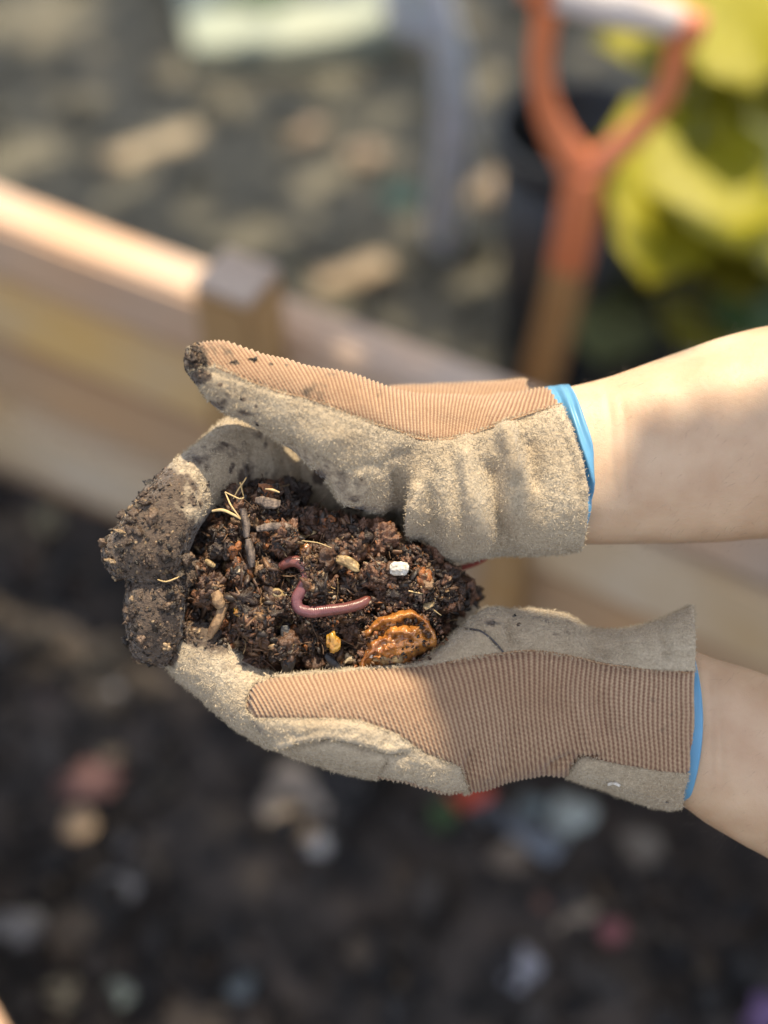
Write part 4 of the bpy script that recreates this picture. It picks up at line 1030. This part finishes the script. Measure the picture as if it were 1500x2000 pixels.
for k, (x, y, r, c) in enumerate(BIG):
    Vs, Fc = BALL; R = randrot(1)[0]
    rr = 1.12 * r * 0.2293e-3
    P0 = (Vs * RNG.uniform(0.55, 1.2, 3)) @ R.T
    dd = 0.58 * fbm(P0 * 1.7 + k * 7.7, 50 + k, 5, 0.62) + 0.13 * grain(P0 * 5 + k, 90 + k) + 0.10 * grain(P0 * 11 + k, 140 + k)
    P0 = P0 * (1 + dd)[:, None] * rr
    z = heap_z(np.array([x]), np.array([y]))[0]
    V = P0 + H(x, y, z + 0.22)
    tn = np.clip(1 + 0.5 * vnoise(P0 * 700, k)[:, None], 0.4, 1.6)
    hand_part('soil_clod', V, Fc, M['soil'], compost, cols=np.array(c)[None] * tn)
def layer(n, smin, smax, pw, shapes, table, lift, squash, name, mt):
    p = heap_pts(n)
    sz = smin + (smax - smin) * RNG.random(n) ** pw
    z = heap_z(p[:, 0], p[:, 1])
    # ride up on the clods
    for (x, y, r, c) in BIG:
        d2 = ((p[:, 0] - x) ** 2 + (p[:, 1] - y) ** 2) / (r * 0.95) ** 2
        zc = heap_z(np.array([x]), np.array([y]))[0] + 0.22 + r * 0.02293 * 0.9 * np.sqrt(np.clip(1 - d2, 0, 1))
        z = np.where(d2 < 1, np.maximum(z, zc), z)
    z += lift * RNG.uniform(-0.4, 1.0, n)
    V, Fc, Cc = scatter(shapes, H(p[:, 0], p[:, 1], z), sz, pal(n, table), squash(n))
    tag(hand_part(name, V, Fc, mt, compost, cols=Cc), kind='stuff')
    return p
layer(1000, 0.0010, 0.0036, 2.0, BIGS, SOILPAL, 0.12, lambda n: RNG.uniform(0.6, 1.2, (n, 3)), 'crumbs', M['soil'])
layer(5500, 0.0005, 0.0018, 2.0, MIDS,  SOILPAL, 0.14, lambda n: RNG.uniform(0.5, 1.3, (n, 3)), 'small_crumbs', M['soil'])
layer(13000, 0.00025, 0.0009, 1.8, LOW, SOILPAL, 0.12, lambda n: RNG.uniform(0.6, 1.3, (n, 3)), 'fine_crumbs', M['soil'])
FLK = [(V * np.array([1, 1, 1]), Fc) for V, Fc in lump_shapes(1, 5, 0.4, 1.2, 120)]
layer(3000, 0.0007, 0.0040, 2.0, FLK, [(34, (0.03, 0.019, 0.013)), (34, (0.085, 0.045, 0.026)), (16, (0.16, 0.085, 0.042)), (8, (0.27, 0.17, 0.085)), (4, (0.24, 0.085, 0.02)), (1.5, (0.45, 0.33, 0.17))], 0.26,
      lambda n: np.stack([RNG.uniform(0.8, 1.9, n), RNG.uniform(0.35, 0.8, n), RNG.uniform(0.08, 0.2, n)], -1), 'plant_flakes', M['flake'])
parts, cl = [], []
for k in range(800):
    (x, y), = heap_pts(1); z = heap_z(np.array([x]), np.array([y]))[0] + 0.35
    an = RNG.uniform(0, 6.28); ln = RNG.uniform(6, 40); bend = RNG.uniform(-0.4, 0.4)
    pth = [H(x + t * ln * math.cos(an + bend * t), y + t * ln * math.sin(an + bend * t), z + 0.3 * t * RNG.uniform(0, 1)) for t in (0, 0.33, 0.66, 1)]
    parts.append(tube(catmull(pth, 7), RNG.uniform(0.00010, 0.00026), 4)); c = pal(1, [(1.2, (0.34, 0.23, 0.11)), (4, (0.09, 0.05, 0.028)), (3, (0.17, 0.095, 0.048))])[0]
    cl.append(np.tile(c, (len(parts[-1][0]), 1)))
V, Fc = merge(*parts); tag(hand_part('root_fibres', V, Fc, M['flake'], compost, cols=np.concatenate(cl)), kind='stuff')

# ---- named bits in the compost
def hz(x, y): return float(heap_z(np.array([float(x)]), np.array([float(y)]))[0])
wp_ = [(548, 1106, -0.25), (572, 1096, 0.25), (592, 1104, 0.42), (599, 1124, 0.55), (592, 1148, 0.65), (580, 1168, 0.7), (584, 1188, 0.72), (606, 1195, 0.72), (640, 1192, 0.7), (672, 1188, 0.7), (698, 1182, 0.66), (714, 1174, 0.5), (722, 1168, 0.1)]
WZ = 0.74
P = catmull([H(x, y, z * 0.5 + WZ) for x, y, z in wp_], 420)
t = np.linspace(0, 1, 420)
rad = np.interp(t, [0, .08, .2, .5, .8, .94, 1], [1.8, 2.4, 2.75, 2.5, 2.5, 2.0, 0.9]) * 1e-3
rad *= (1 + 0.03 * np.sin(t * math.pi * 96) ** 2) * (1 + 0.05 * np.sin(t * 23))
V, Fc = tube(P, rad, 20)
wc = np.stack([np.interp(t, [0, .2, .5, .8, 1], c) for c in ([.22, .20, .165, .18, .18], [.075, .068, .064, .064, .055], [.052, .062, .072, .052, .034])], -1)
hand_obj('earthworm', V, Fc, M['worm'], 'pink glossy earthworm bent across the middle of the compost', 'earthworm', cols=np.repeat(wc, 20, 0))
def lumpobj(name, x, y, sx, sy, sz, mt, label, cat, lift=0.3, rot=0, k=0, z=None, amp=1.0):
    Vs, Fc = HI[k % 8]
    V = (ico(4)[0] * (1 - amp) + Vs * amp) * np.array([sx, sy, sz]) * 0.2293e-3
    c, s_ = math.cos(rot), math.sin(rot); V = V @ np.array([[c, s_, 0], [-s_, c, 0], [0, 0, 1]])
    return hand_obj(name, V + H(x, y, (hz(x, y) if z is None else z) + lift), Fc, mt, label, cat)
# faceted perlite
V, Fc = ico(4); V = V * (1 + 0.40 * vnoise(V * 1.5, 77) + 0.22 * grain(V * 3.5, 78))[:, None]; V = np.sign(V) * np.abs(V) ** 0.8
hand_obj('perlite_chip', V * np.array([17, 13, 8]) * 0.2293e-3 + H(781, 1110, 1.0), Fc, M['perlite'], 'white perlite chip, biggest bright fragment in the compost', 'perlite')
lumpobj('perlite_bead', 725, 1278, 7, 7, 5, M['perlite'], 'tiny white bead lying on the orange rind', 'perlite', z=1.12, lift=0, k=2, amp=0.6)
lumpobj('seed_husk', 757, 1283, 26, 13, 9, M['seed'], 'pale tan seed husk resting inside the orange rind', 'seed', z=1.0, lift=0, k=3, rot=0.15, amp=1.0)
lumpobj('seed_husk', 680, 1099, 24, 10, 7, M['seed'], 'yellowish tan husk pressed into the clod above the worm', 'seed', z=1.05, lift=0.0, k=4, rot=-0.5, amp=0.9)
lumpobj('fruit_pulp', 650, 1256, 13, 18, 9, M['amber'], 'amber yellow lump of fruit pulp below the worm', 'fruit pulp', z=0.75, k=1, amp=0.8)
lumpobj('fruit_pulp', 472, 1196, 14, 10, 7, M['amber'], 'small olive amber pulp lump left of the worm', 'fruit pulp', lift=0.55, k=5, amp=0.8)
lumpobj('orange_crumb', 596, 1072, 10, 11, 8, M['rind'], 'orange crumb of peel just above the worm', 'peel', lift=0.75, k=6)
lumpobj('seed_husk', 718, 1213, 11, 14, 8, M['chip'], 'brown seed beside the top of the orange rind', 'seed', lift=0.6, k=7, amp=0.5)
# the rind: curved bands of wet peel with thickness
def ribbon(path, width, thick, curl, nn=36, mm=10):
    P = catmull([H(*p) for p in path], nn)
    T = np.gradient(P, axis=0); T /= np.linalg.norm(T, axis=1, keepdims=True)
    S = np.cross(np.array([0, 0, 1.0]), T); S /= np.linalg.norm(S, axis=1, keepdims=True); Nn = np.cross(T, S)
    w = np.interp(np.linspace(0, 1, nn), np.linspace(0, 1, len(width)), width) * 0.2293e-3
    v = np.linspace(-1, 1, mm)
    top = P[:, None] + (S[:, None] * v[None, :, None] + Nn[:, None] * (curl * (1 - v ** 2))[None, :, None]) * w[:, None, None]
    top = top.reshape(-1, 3)
    top += (0.0005 * fbm(top * 260, 8, 3))[:, None] * np.array([0.3, 0.3, 1])
    bot = top - np.repeat(Nn, mm, 0) * thick
    n_ = len(top); Fc = []
    for a in range(nn - 1):
        for b in range(mm - 1):
            k = a * mm + b; Fc.append((k, k + mm, k + mm + 1, k + 1)); Fc.append((k + n_, k + 1 + n_, k + mm + 1 + n_, k + mm + n_))
    rim = list(range(mm)) + [a * mm + mm - 1 for a in range(1, nn)] + [(nn - 1) * mm + b for b in range(mm - 2, -1, -1)] + [a * mm for a in range(nn - 2, 0, -1)]
    for q in range(len(rim)):
        a, b = rim[q], rim[(q + 1) % len(rim)]; Fc.append((a, b, b + n_, a + n_))
    return top, Fc, bot
def rb(*a):
    t_, f_, b_ = ribbon(*a); return np.concatenate([t_, b_]), f_
RZ = 0.35
rp = [(698, 1318), (704, 1288), (716, 1266), (706, 1250), (714, 1228), (738, 1206), (768, 1192), (806, 1190), (836, 1206), (850, 1232), (860, 1258), (848, 1266), (826, 1276), (800, 1296), (760, 1308), (726, 1310), (712, 1322)]
gx, gy = np.meshgrid(np.arange(690, 868, 1.8), np.arange(1182, 1326, 1.8), indexing='ij'); m_, n_ = gx.shape; x_, y_ = gx.ravel(), gy.ravel()
ed = polydist(x_, y_, rp, True)
a1 = polydist(x_, y_, [(702, 1316), (712, 1284), (728, 1262), (752, 1246), (768, 1232), (796, 1236), (818, 1226)])
a2 = polydist(x_, y_, [(716, 1232), (742, 1212), (776, 1200), (808, 1200), (834, 1216), (848, 1242), (856, 1260)])
a3 = polydist(x_, y_, [(738, 1286), (764, 1262), (792, 1272), (812, 1250), (836, 1262)])
vl = polydist(x_, y_, [(722, 1246), (752, 1226), (786, 1214), (822, 1218)])
q_ = np.stack([x_ / 26, y_ / 26, 0 * x_], -1)
z_ = 0.42 + 0.30 * np.clip(ed / 40, 0, 1) + 0.36 * np.exp(-(a1 / 8) ** 2) + 0.45 * np.exp(-(a2 / 9) ** 2) + 0.25 * np.exp(-(a3 / 12) ** 2) - 0.22 * np.exp(-(vl / 6) ** 2) + 0.34 * fbm(q_ * 0.9, 61, 4) + 0.16 * grain(q_ * 2.2, 63) * np.clip(np.minimum(a1, a2) / 14, 0, 1) - 0.3 * np.exp(-(ed / 5) ** 2)
V = H(x_, y_, z_ + 0.35)
V[:, :2] += 0.0007 * np.stack([fbm(V * 260, 8, 3), fbm(V * 260, 9, 3)], -1)
i, j = np.meshgrid(np.arange(m_ - 1), np.arange(n_ - 1), indexing='ij'); a = i * n_ + j
Fq = np.stack([a, a + n_, a + n_ + 1, a + 1], -1).reshape(-1, 4)[:, ::-1]
V, Fq, _, _ = compact(V, Fq, inpoly(x_[Fq].mean(1), y_[Fq].mean(1), rp), [])
e = qedges(Fq); kk = np.sort(e, 1); kk = kk[:, 0].astype(np.int64) * len(V) + kk[:, 1]
u, ix, ct = np.unique(kk, return_index=True, return_counts=True); be = e[ix[ct == 1]]
nv_ = len(V); V = np.concatenate([V, V - [0, 0, 0.0016]])
Fc = np.concatenate([Fq, Fq[:, ::-1] + nv_, np.stack([be[:, 1], be[:, 0], be[:, 0] + nv_, be[:, 1] + nv_], -1)])
hand_obj('fruit_rind', V, Fc, M['rind'], 'wet orange folded fruit rind at the lower right of the compost', 'fruit rind')
def dust(pts, spread, n, zz, name, smin=0.0004, smax=0.0014):
    P2 = catmull(np.array(pts, float), 60); ix = RNG.integers(0, 60, n)
    xy = P2[ix, :2] + RNG.normal(0, spread, (n, 2)); sz = smin + (smax - smin) * RNG.random(n) ** 1.8
    V, Fc, Cc = scatter(LOWJ, H(xy[:, 0], xy[:, 1], zz + RNG.normal(0, 0.04, n)), sz, pal(n, SOILPAL), RNG.uniform(0.5, 1.3, (n, 3)))
    tag(hand_part(name, V, Fc, M['soil'], compost, cols=Cc), kind='stuff')
dust([(722, 1248), (752, 1228), (786, 1216), (824, 1222), (840, 1244)], 5, 70, 1.1, 'stuck_crumbs')
dust([(735, 1292), (765, 1268), (800, 1266), (835, 1262)], 12, 60, 1.2, 'stuck_crumbs')
dust([(700, 1300), (712, 1270), (712, 1236), (740, 1200), (800, 1186), (850, 1215), (862, 1256)], 6, 160, 0.85, 'stuck_crumbs')
dust([(590, 1096), (602, 1112), (606, 1134)], 7, 110, 1.24, 'stuck_crumbs', 0.0003, 0.0009)
dust([(566, 1150), (568, 1186), (590, 1206), (640, 1206), (700, 1198), (726, 1176)], 6, 330, 1.03, 'stuck_crumbs', 0.0003, 0.0011)
dust([(606, 1150), (604, 1176), (640, 1178), (690, 1168)], 5, 160, 0.98, 'stuck_crumbs', 0.0003, 0.0010)
# strips and straws
def strip(name, path, r, mt, label, cat, flat=0.5, seg=8, wob=0.12):
    P = catmull([H(*p) for p in path], 26)
    rr = np.broadcast_to(np.interp(np.linspace(0, 1, 26), np.linspace(0, 1, len(r)), r), (26,)) * 0.2293e-3
    rr = rr * (0.62 if name == 'straw' else 1)
    V, Fc = tube(P, rr, seg, True, flat)
    V = V + wob * rr.max() * np.stack([fbm(V * 210, 4, 3), fbm(V * 210, 5, 3), fbm(V * 210, 6, 3)], -1)
    return hand_obj(name, V, Fc, mt, label, cat)
def z0(x, y, l=0.4): return hz(x, y) + l
strip('bark_strip', [(473, 994, 1.05), (479, 1018, 1.1), (484, 1050, 1.05)], [6, 7, 8, 7], M['barkgrey'], 'grey bark strip standing among the straws at upper left', 'bark', 0.35, 4, wob=0.3)
strip('bark_strip', [(485, 1053, 1.05), (489, 1078, 1.1), (494, 1108, 1.0)], [7, 8, 8, 5], M['barkgrey'], 'grey bark strip just below the straws, left of the worm', 'bark', 0.35, 4, wob=0.3)
strip('bark_strip', [(502, 1034, 0.9), (530, 1028, 1.05), (562, 1032, 1.0), (582, 1040, 0.8)], [6, 8, 8, 4], M['barkgrey'], 'curved bark strip lying across above the worm', 'bark', 0.35, 6, wob=0.25)
strip('bark_strip', [(556, 1222, 0.75), (560, 1255, 0.85), (563, 1290, 0.85), (560, 1316, 0.7)], [8, 13, 14, 9], M['darkleaf'], 'black strip of rotten leaf at the lower edge above the glove thumb', 'leaf', 0.2, wob=0.12)
strip('bark_strip', [(636, 1280, 0.5), (652, 1298, 0.6), (668, 1316, 0.4)], [5, 8, 5], M['darkleaf'], 'short black stick between amber pulp and the thumb', 'stick', wob=0.3)
strip('wood_chip', [(440, 1178, 0.75), (430, 1200, 0.8), (418, 1226, 0.75), (408, 1246, 0.6)], [8, 10, 9, 5], M['chip'], 'pale brown wood splinter at the left side of the compost', 'wood chip', 0.45, 6, wob=0.22)
strip('wood_chip', [(420, 1160, 0.9), (426, 1172, 1.0), (434, 1186, 0.9)], [10, 14, 9], M['chip'], 'blunt tan woody lump at the top of the pale splinter', 'wood chip', 0.7, wob=0.3)
strip('straw', [(440, 961, 0.8), (450, 985, 1.1), (464, 1005, 1.1), (470, 1014, 1.0)], [2.4, 2.6, 2.6, 2], M['straw'], 'straw bent down from the left end of the straw tangle', 'straw', 0.8)
strip('straw', [(440, 961, 0.8), (454, 968, 1.3), (468, 974, 1.5), (476, 972, 1.3)], [2, 2, 2, 1.6], M['straw'], 'short straw across the top of the straw tangle', 'straw', 0.8)
strip('straw', [(456, 974, 1.0), (464, 958, 1.5), (474, 944, 1.9), (481, 933, 2.1)], [1.6, 1.8, 1.6, 1.0], M['straw'], 'thin straw pointing up right, tallest of the tangle', 'straw', 0.8)
strip('straw', [(469, 943, 1.9), (472, 956, 1.6), (476, 970, 1.2)], [1.6, 2.0, 1.6], M['straw'], 'short upright straw at the right of the tangle', 'straw', 0.8)
strip('straw', [(414, 998, 0.9), (434, 996, 1.2), (456, 1005, 1.25), (470, 1014, 1.1)], [3.5, 4.5, 4, 2], M['straw'], 'broad flat straw lying below the tangle', 'straw', 0.5)
strip('straw', [(518, 955, 0.9), (532, 957, 1.1), (546, 962, 1.0)], [2, 4, 2], M['straw'], 'short tan straw near the shaded fingers above the compost', 'straw', 0.6)
strip('straw', [(798, 1154, 1.05), (812, 1157, 1.15), (827, 1160, 1.05)], [2, 2.4, 2], M['straw'], 'short straw right of the white perlite chip', 'straw', 0.8)
strip('straw', [(846, 1190, 0.6), (852, 1195, 0.7), (862, 1202, 0.6)], [1.4, 1.8, 1.2], M['straw'], 'short pale straw in the shaded right end of the compost', 'straw', 0.8)
strip('straw', [(308, 1132, 1.6), (324, 1136, 1.75), (342, 1130, 1.7), (350, 1126, 1.5)], [1.5, 2, 2, 1], M['straw'], 'thin straw stuck to the muddy fingers', 'straw', 0.8)
strip('straw', [(590, 1056, 1.2), (620, 1060, 1.3), (648, 1070, 1.2)], [1.2, 1.4, 1.0], M['straw'], 'hair thin straw right of the orange crumb', 'straw', 0.8)
P = catmull([H(402, 1094, 1.15), H(410, 1100, 1.3), (H(420, 1106, 1.2))], 40)
V, Fc = tube(P, 0.2293e-3 * 5.2 * np.sqrt(np.clip(1 - (np.linspace(-1, 1, 40) * 0.97) ** 2, 0.05, 1)) ** 0.7 * (1 + 0.08 * np.cos(np.linspace(0, 2 * math.pi * 7, 40))), 12)
hand_obj('grub', V, Fc, M['seed'], 'tiny ringed tan grub at the left of the compost', 'grub')
strip('leaf_bit', [(500, 975, 0.9), (522, 982, 1.2), (546, 984, 1.0)], [5, 11, 6], M['barkgrey'], 'brown leaf scrap at the top of the compost', 'leaf', 0.15, 6, wob=0.25)

# ------------------------------------------------------------------ tree over the bed: its crown, out of the picture above, is shaped to dapple the light
LIT = []
def lit_h(px, py, z, r): LIT.append((h2w(H(px, py, z)), r))
def lit_g(px, py, r, z=-0.03): LIT.append((G(px, py, z), r))
for (x, y, r) in [(430, 730, .03), (520, 760, .03), (620, 800, .035), (720, 820, .035), (820, 820, .03), (900, 830, .03), (980, 820, .028), (1040, 800, .02), (300, 1010, .035), (270, 1090, .03), (300, 1200, .035), (420, 1050, .04), (500, 1080, .045), (600, 1080, .045), (700, 1100, .04),
                  (780, 1110, .03), (480, 1180, .045), (570, 1200, .045), (680, 1220, .045), (760, 1250, .035), (420, 1260, .03), (380, 1300, .03), (540, 1380, .035), (640, 1380, .035), (740, 1370, .032), (800, 1350, .026), (600, 1450, .03), (720, 1450, .03), (500, 1300, .03), (660, 920, .03), (760, 930, .03), (850, 940, .03), (930, 950, .02)]:
    lit_h(x, y, 0.5, r + 0.012)
for (x, y, r) in [(1190, 770, .022), (1225, 800, .018), (1330, 770, .014), (1430, 760, .018), (1470, 790, .018), (1420, 850, .008), (1500, 640, .012)]: lit_h(x, y, 1.0, r + 0.008)
for s_ in np.linspace(-0.35, 0.22, 9): LIT.append((wp(s_, 0, 0.36), 0.055))
for s_ in np.linspace(-0.35, 0.25, 7): LIT.append((wp(s_, 0.02, 0.22), 0.06)); LIT.append((wp(s_, 0.02, 0.12), 0.05))
LIT.append((G(20, 1990, 0.14), 0.05))
LIT.append((wp(0.95, 0, 0.27), 0.02))
for (bx, by, tx, ty, yy, ww, mk, tilt) in LEAVES:
    LIT.append((atY((bx + tx) / 2, (by + ty) / 2, yy - 0.02), 0.085 if mk in ('leafy', 'leafo') else 0.065))
for (px_, py_, r) in [(1056, 60, .05), (1062, 130, .05), (1070, 200, .05), (1090, 260, .04), (1330, 60, .03), (1300, 180, .03), (1240, 260, .03), (1180, 310, .04), (1135, 350, .04), (1130, 420, .03)]: LIT.append((sp(px_, py_), r))
for (x, y, hl, r) in [(300, 292, 60, .014), (60, 22, 60, .03), (30, 312, 40, .022), (110, 65, 40, .016), (600, 262, 30, .012), (706, 312, 34, .014), (690, 548, 55, .016), (950, 380, 30, .012), (590, 130, 50, .01), (690, 88, 30, .02), (880, 60, 24, .014), (930, 165, 30, .012), (240, 390, 30, .002),
                      (510, 470, 24, .002), (745, 205, 30, .004), (800, 450, 24, .002), (985, 500, 30, .008), (450, 205, 34, .004), (630, 352, 30, .008), (150, 205, 40, .006), (930, 545, 26, .008), (660, 170, 30, .004), (350, 150, 30, .002)]:
    for q_ in (-1, -0.5, 0, 0.5, 1): lit_g(x + q_ * hl, y - q_ * hl * 0.42, r)
lit_g(420, 60, .05, 0.01); lit_g(600, 50, .05, 0.01)
LP = np.array([l[0] for l in LIT]); LR = np.array([l[1] for l in LIT])
trunk_at = np.array([-2.3, 1.9, -0.03])
tree = empty('fruit_tree', trunk_at, 'leafy tree standing beside the garden bed, its crown overhead', 'tree')
crown_c = np.array([0.1, 1.1, 0.3]) + SUN * 2.6
def to(*p): return np.array(p) - trunk_at
lim = [tube(catmull([to(-2.3, 1.9, -0.1), to(-2.32, 1.9, 0.8), to(-2.1, 1.85, 1.7), to(-1.6, 1.8, 2.3), to(-0.9, 1.7, 2.6), to(0, 1.6, 2.8)], 30), np.linspace(0.10, 0.025, 30), 12)]
for (a_, b_) in (((-2.05, 1.85, 1.8), (-1.6, 1.0, 2.7)), ((-1.5, 1.8, 2.35), (-1.1, 0.9, 2.8)), ((-1.2, 1.75, 2.5), (-0.5, 2.6, 3.0)), ((-0.8, 1.7, 2.6), (-0.2, 0.7, 2.9)), ((-1.9, 1.85, 2.0), (-2.2, 2.7, 2.9))):
    a_, b_ = to(*a_), to(*b_); lim.append(tube(catmull([a_, a_ * .6 + b_ * .4 + [0, 0, .12], b_], 14), np.linspace(0.035, 0.008, 14), 8))
obj('trunk', *merge(*lim), M['treebark'], tree)
nl = 36000
g = np.stack([RNG.uniform(-1.5, 1.7, nl), RNG.uniform(-0.35, 2.9, nl), RNG.uniform(0, 0.5, nl)], -1)
hgt = RNG.uniform(1.95, 3.1, nl)
pos = g + SUN[None] * ((hgt - g[:, 2]) / SUN[2])[:, None]
size = RNG.uniform(0.018, 0.031, nl)
ok = np.ones(nl, bool)
for c, r in zip(LP, LR):
    d = pos - c; al = d @ SUN; per = np.linalg.norm(d - al[:, None] * SUN, axis=1)
    ok &= per > r + size * 0.75
pos, size = pos[ok], size[ok]
# unseen leaves added lower on the sun's path to shade lower glove and forearms
shade_low = []
for (x, y, z) in [(900, 1380, 1), (940, 1330, 1), (960, 1260, 1), (985, 1220, 1), (1000, 1400, 1), (1060, 1300, 1), (1060, 1430, 1), (1140, 1300, 1), (1140, 1420, 1), (1220, 1270, 1), (1230, 1400, 1), (1300, 1250, 1), (1310, 1400, 1), (1330, 1500, 1), (1230, 1520, 1), (1120, 1500, 1), (1000, 1500, 1), (1400, 1380, 1), (1400, 1480, 1), (1480, 1420, 1), (1480, 1560, 1), (940, 1480, 1), (890, 1330, 1), (925, 1250, 1), (955, 1205, 1)]:
    shade_low.append(h2w(H(x, y, z)) + SUN * RNG.uniform(1.0, 1.15))
shade_up = []
for (x, y) in [(1290, 880), (1330, 940), (1360, 880), (1400, 930), (1300, 1000), (1390, 1010), (1450, 980), (1500, 900), (1480, 1040), (1240, 1010), (1270, 940), (1500, 960), (1210, 1040), (1440, 900), (1550, 1000), (1550, 900), (1560, 780), (1400, 985), (1300, 905), (1345, 1000), (1260, 890), (1430, 940), (1350, 910), (1260, 975)]:
    shade_up.append(h2w(H(x, y, 1.0)) + SUN * RNG.uniform(1.5, 1.9))
pos = np.concatenate([pos, np.array(shade_low), np.array(shade_up)]); size = np.concatenate([size, np.full(len(shade_low), 0.030), np.full(len(shade_up), 0.018)])
nl = len(pos)
base = np.array([(0, -1, 0), (0.45, -0.35, 0.06), (0.5, 0.2, 0.06), (0, 1, -0.1), (-0.5, 0.2, 0.06), (-0.45, -0.35, 0.06), (0, 0, 0)])
nrm = SUN[None] * 1.0 + RNG.normal(0, 0.35, (nl, 3)); nrm /= np.linalg.norm(nrm, axis=1, keepdims=True)
tx = np.cross(nrm, RNG.normal(size=(nl, 3))); tx /= np.linalg.norm(tx, axis=1, keepdims=True); ty = np.cross(nrm, tx)
V = pos[:, None] + size[:, None, None] * (base[None, :, 0:1] * tx[:, None] * 1.3 + base[None, :, 1:2] * ty[:, None] + base[None, :, 2:3] * nrm[:, None])
Ft = np.array([(6, 0, 1), (6, 1, 2), (6, 2, 3), (6, 3, 4), (6, 4, 5), (6, 5, 0)])
Fc = (Ft[None] + (np.arange(nl) * 7)[:, None, None]).reshape(-1, 3)
obj('crown', V.reshape(-1, 3) - trunk_at, Fc, M['treeleaf'], tree)
for o in bpy.data.objects:
    if '_base' in o: del o['_base']
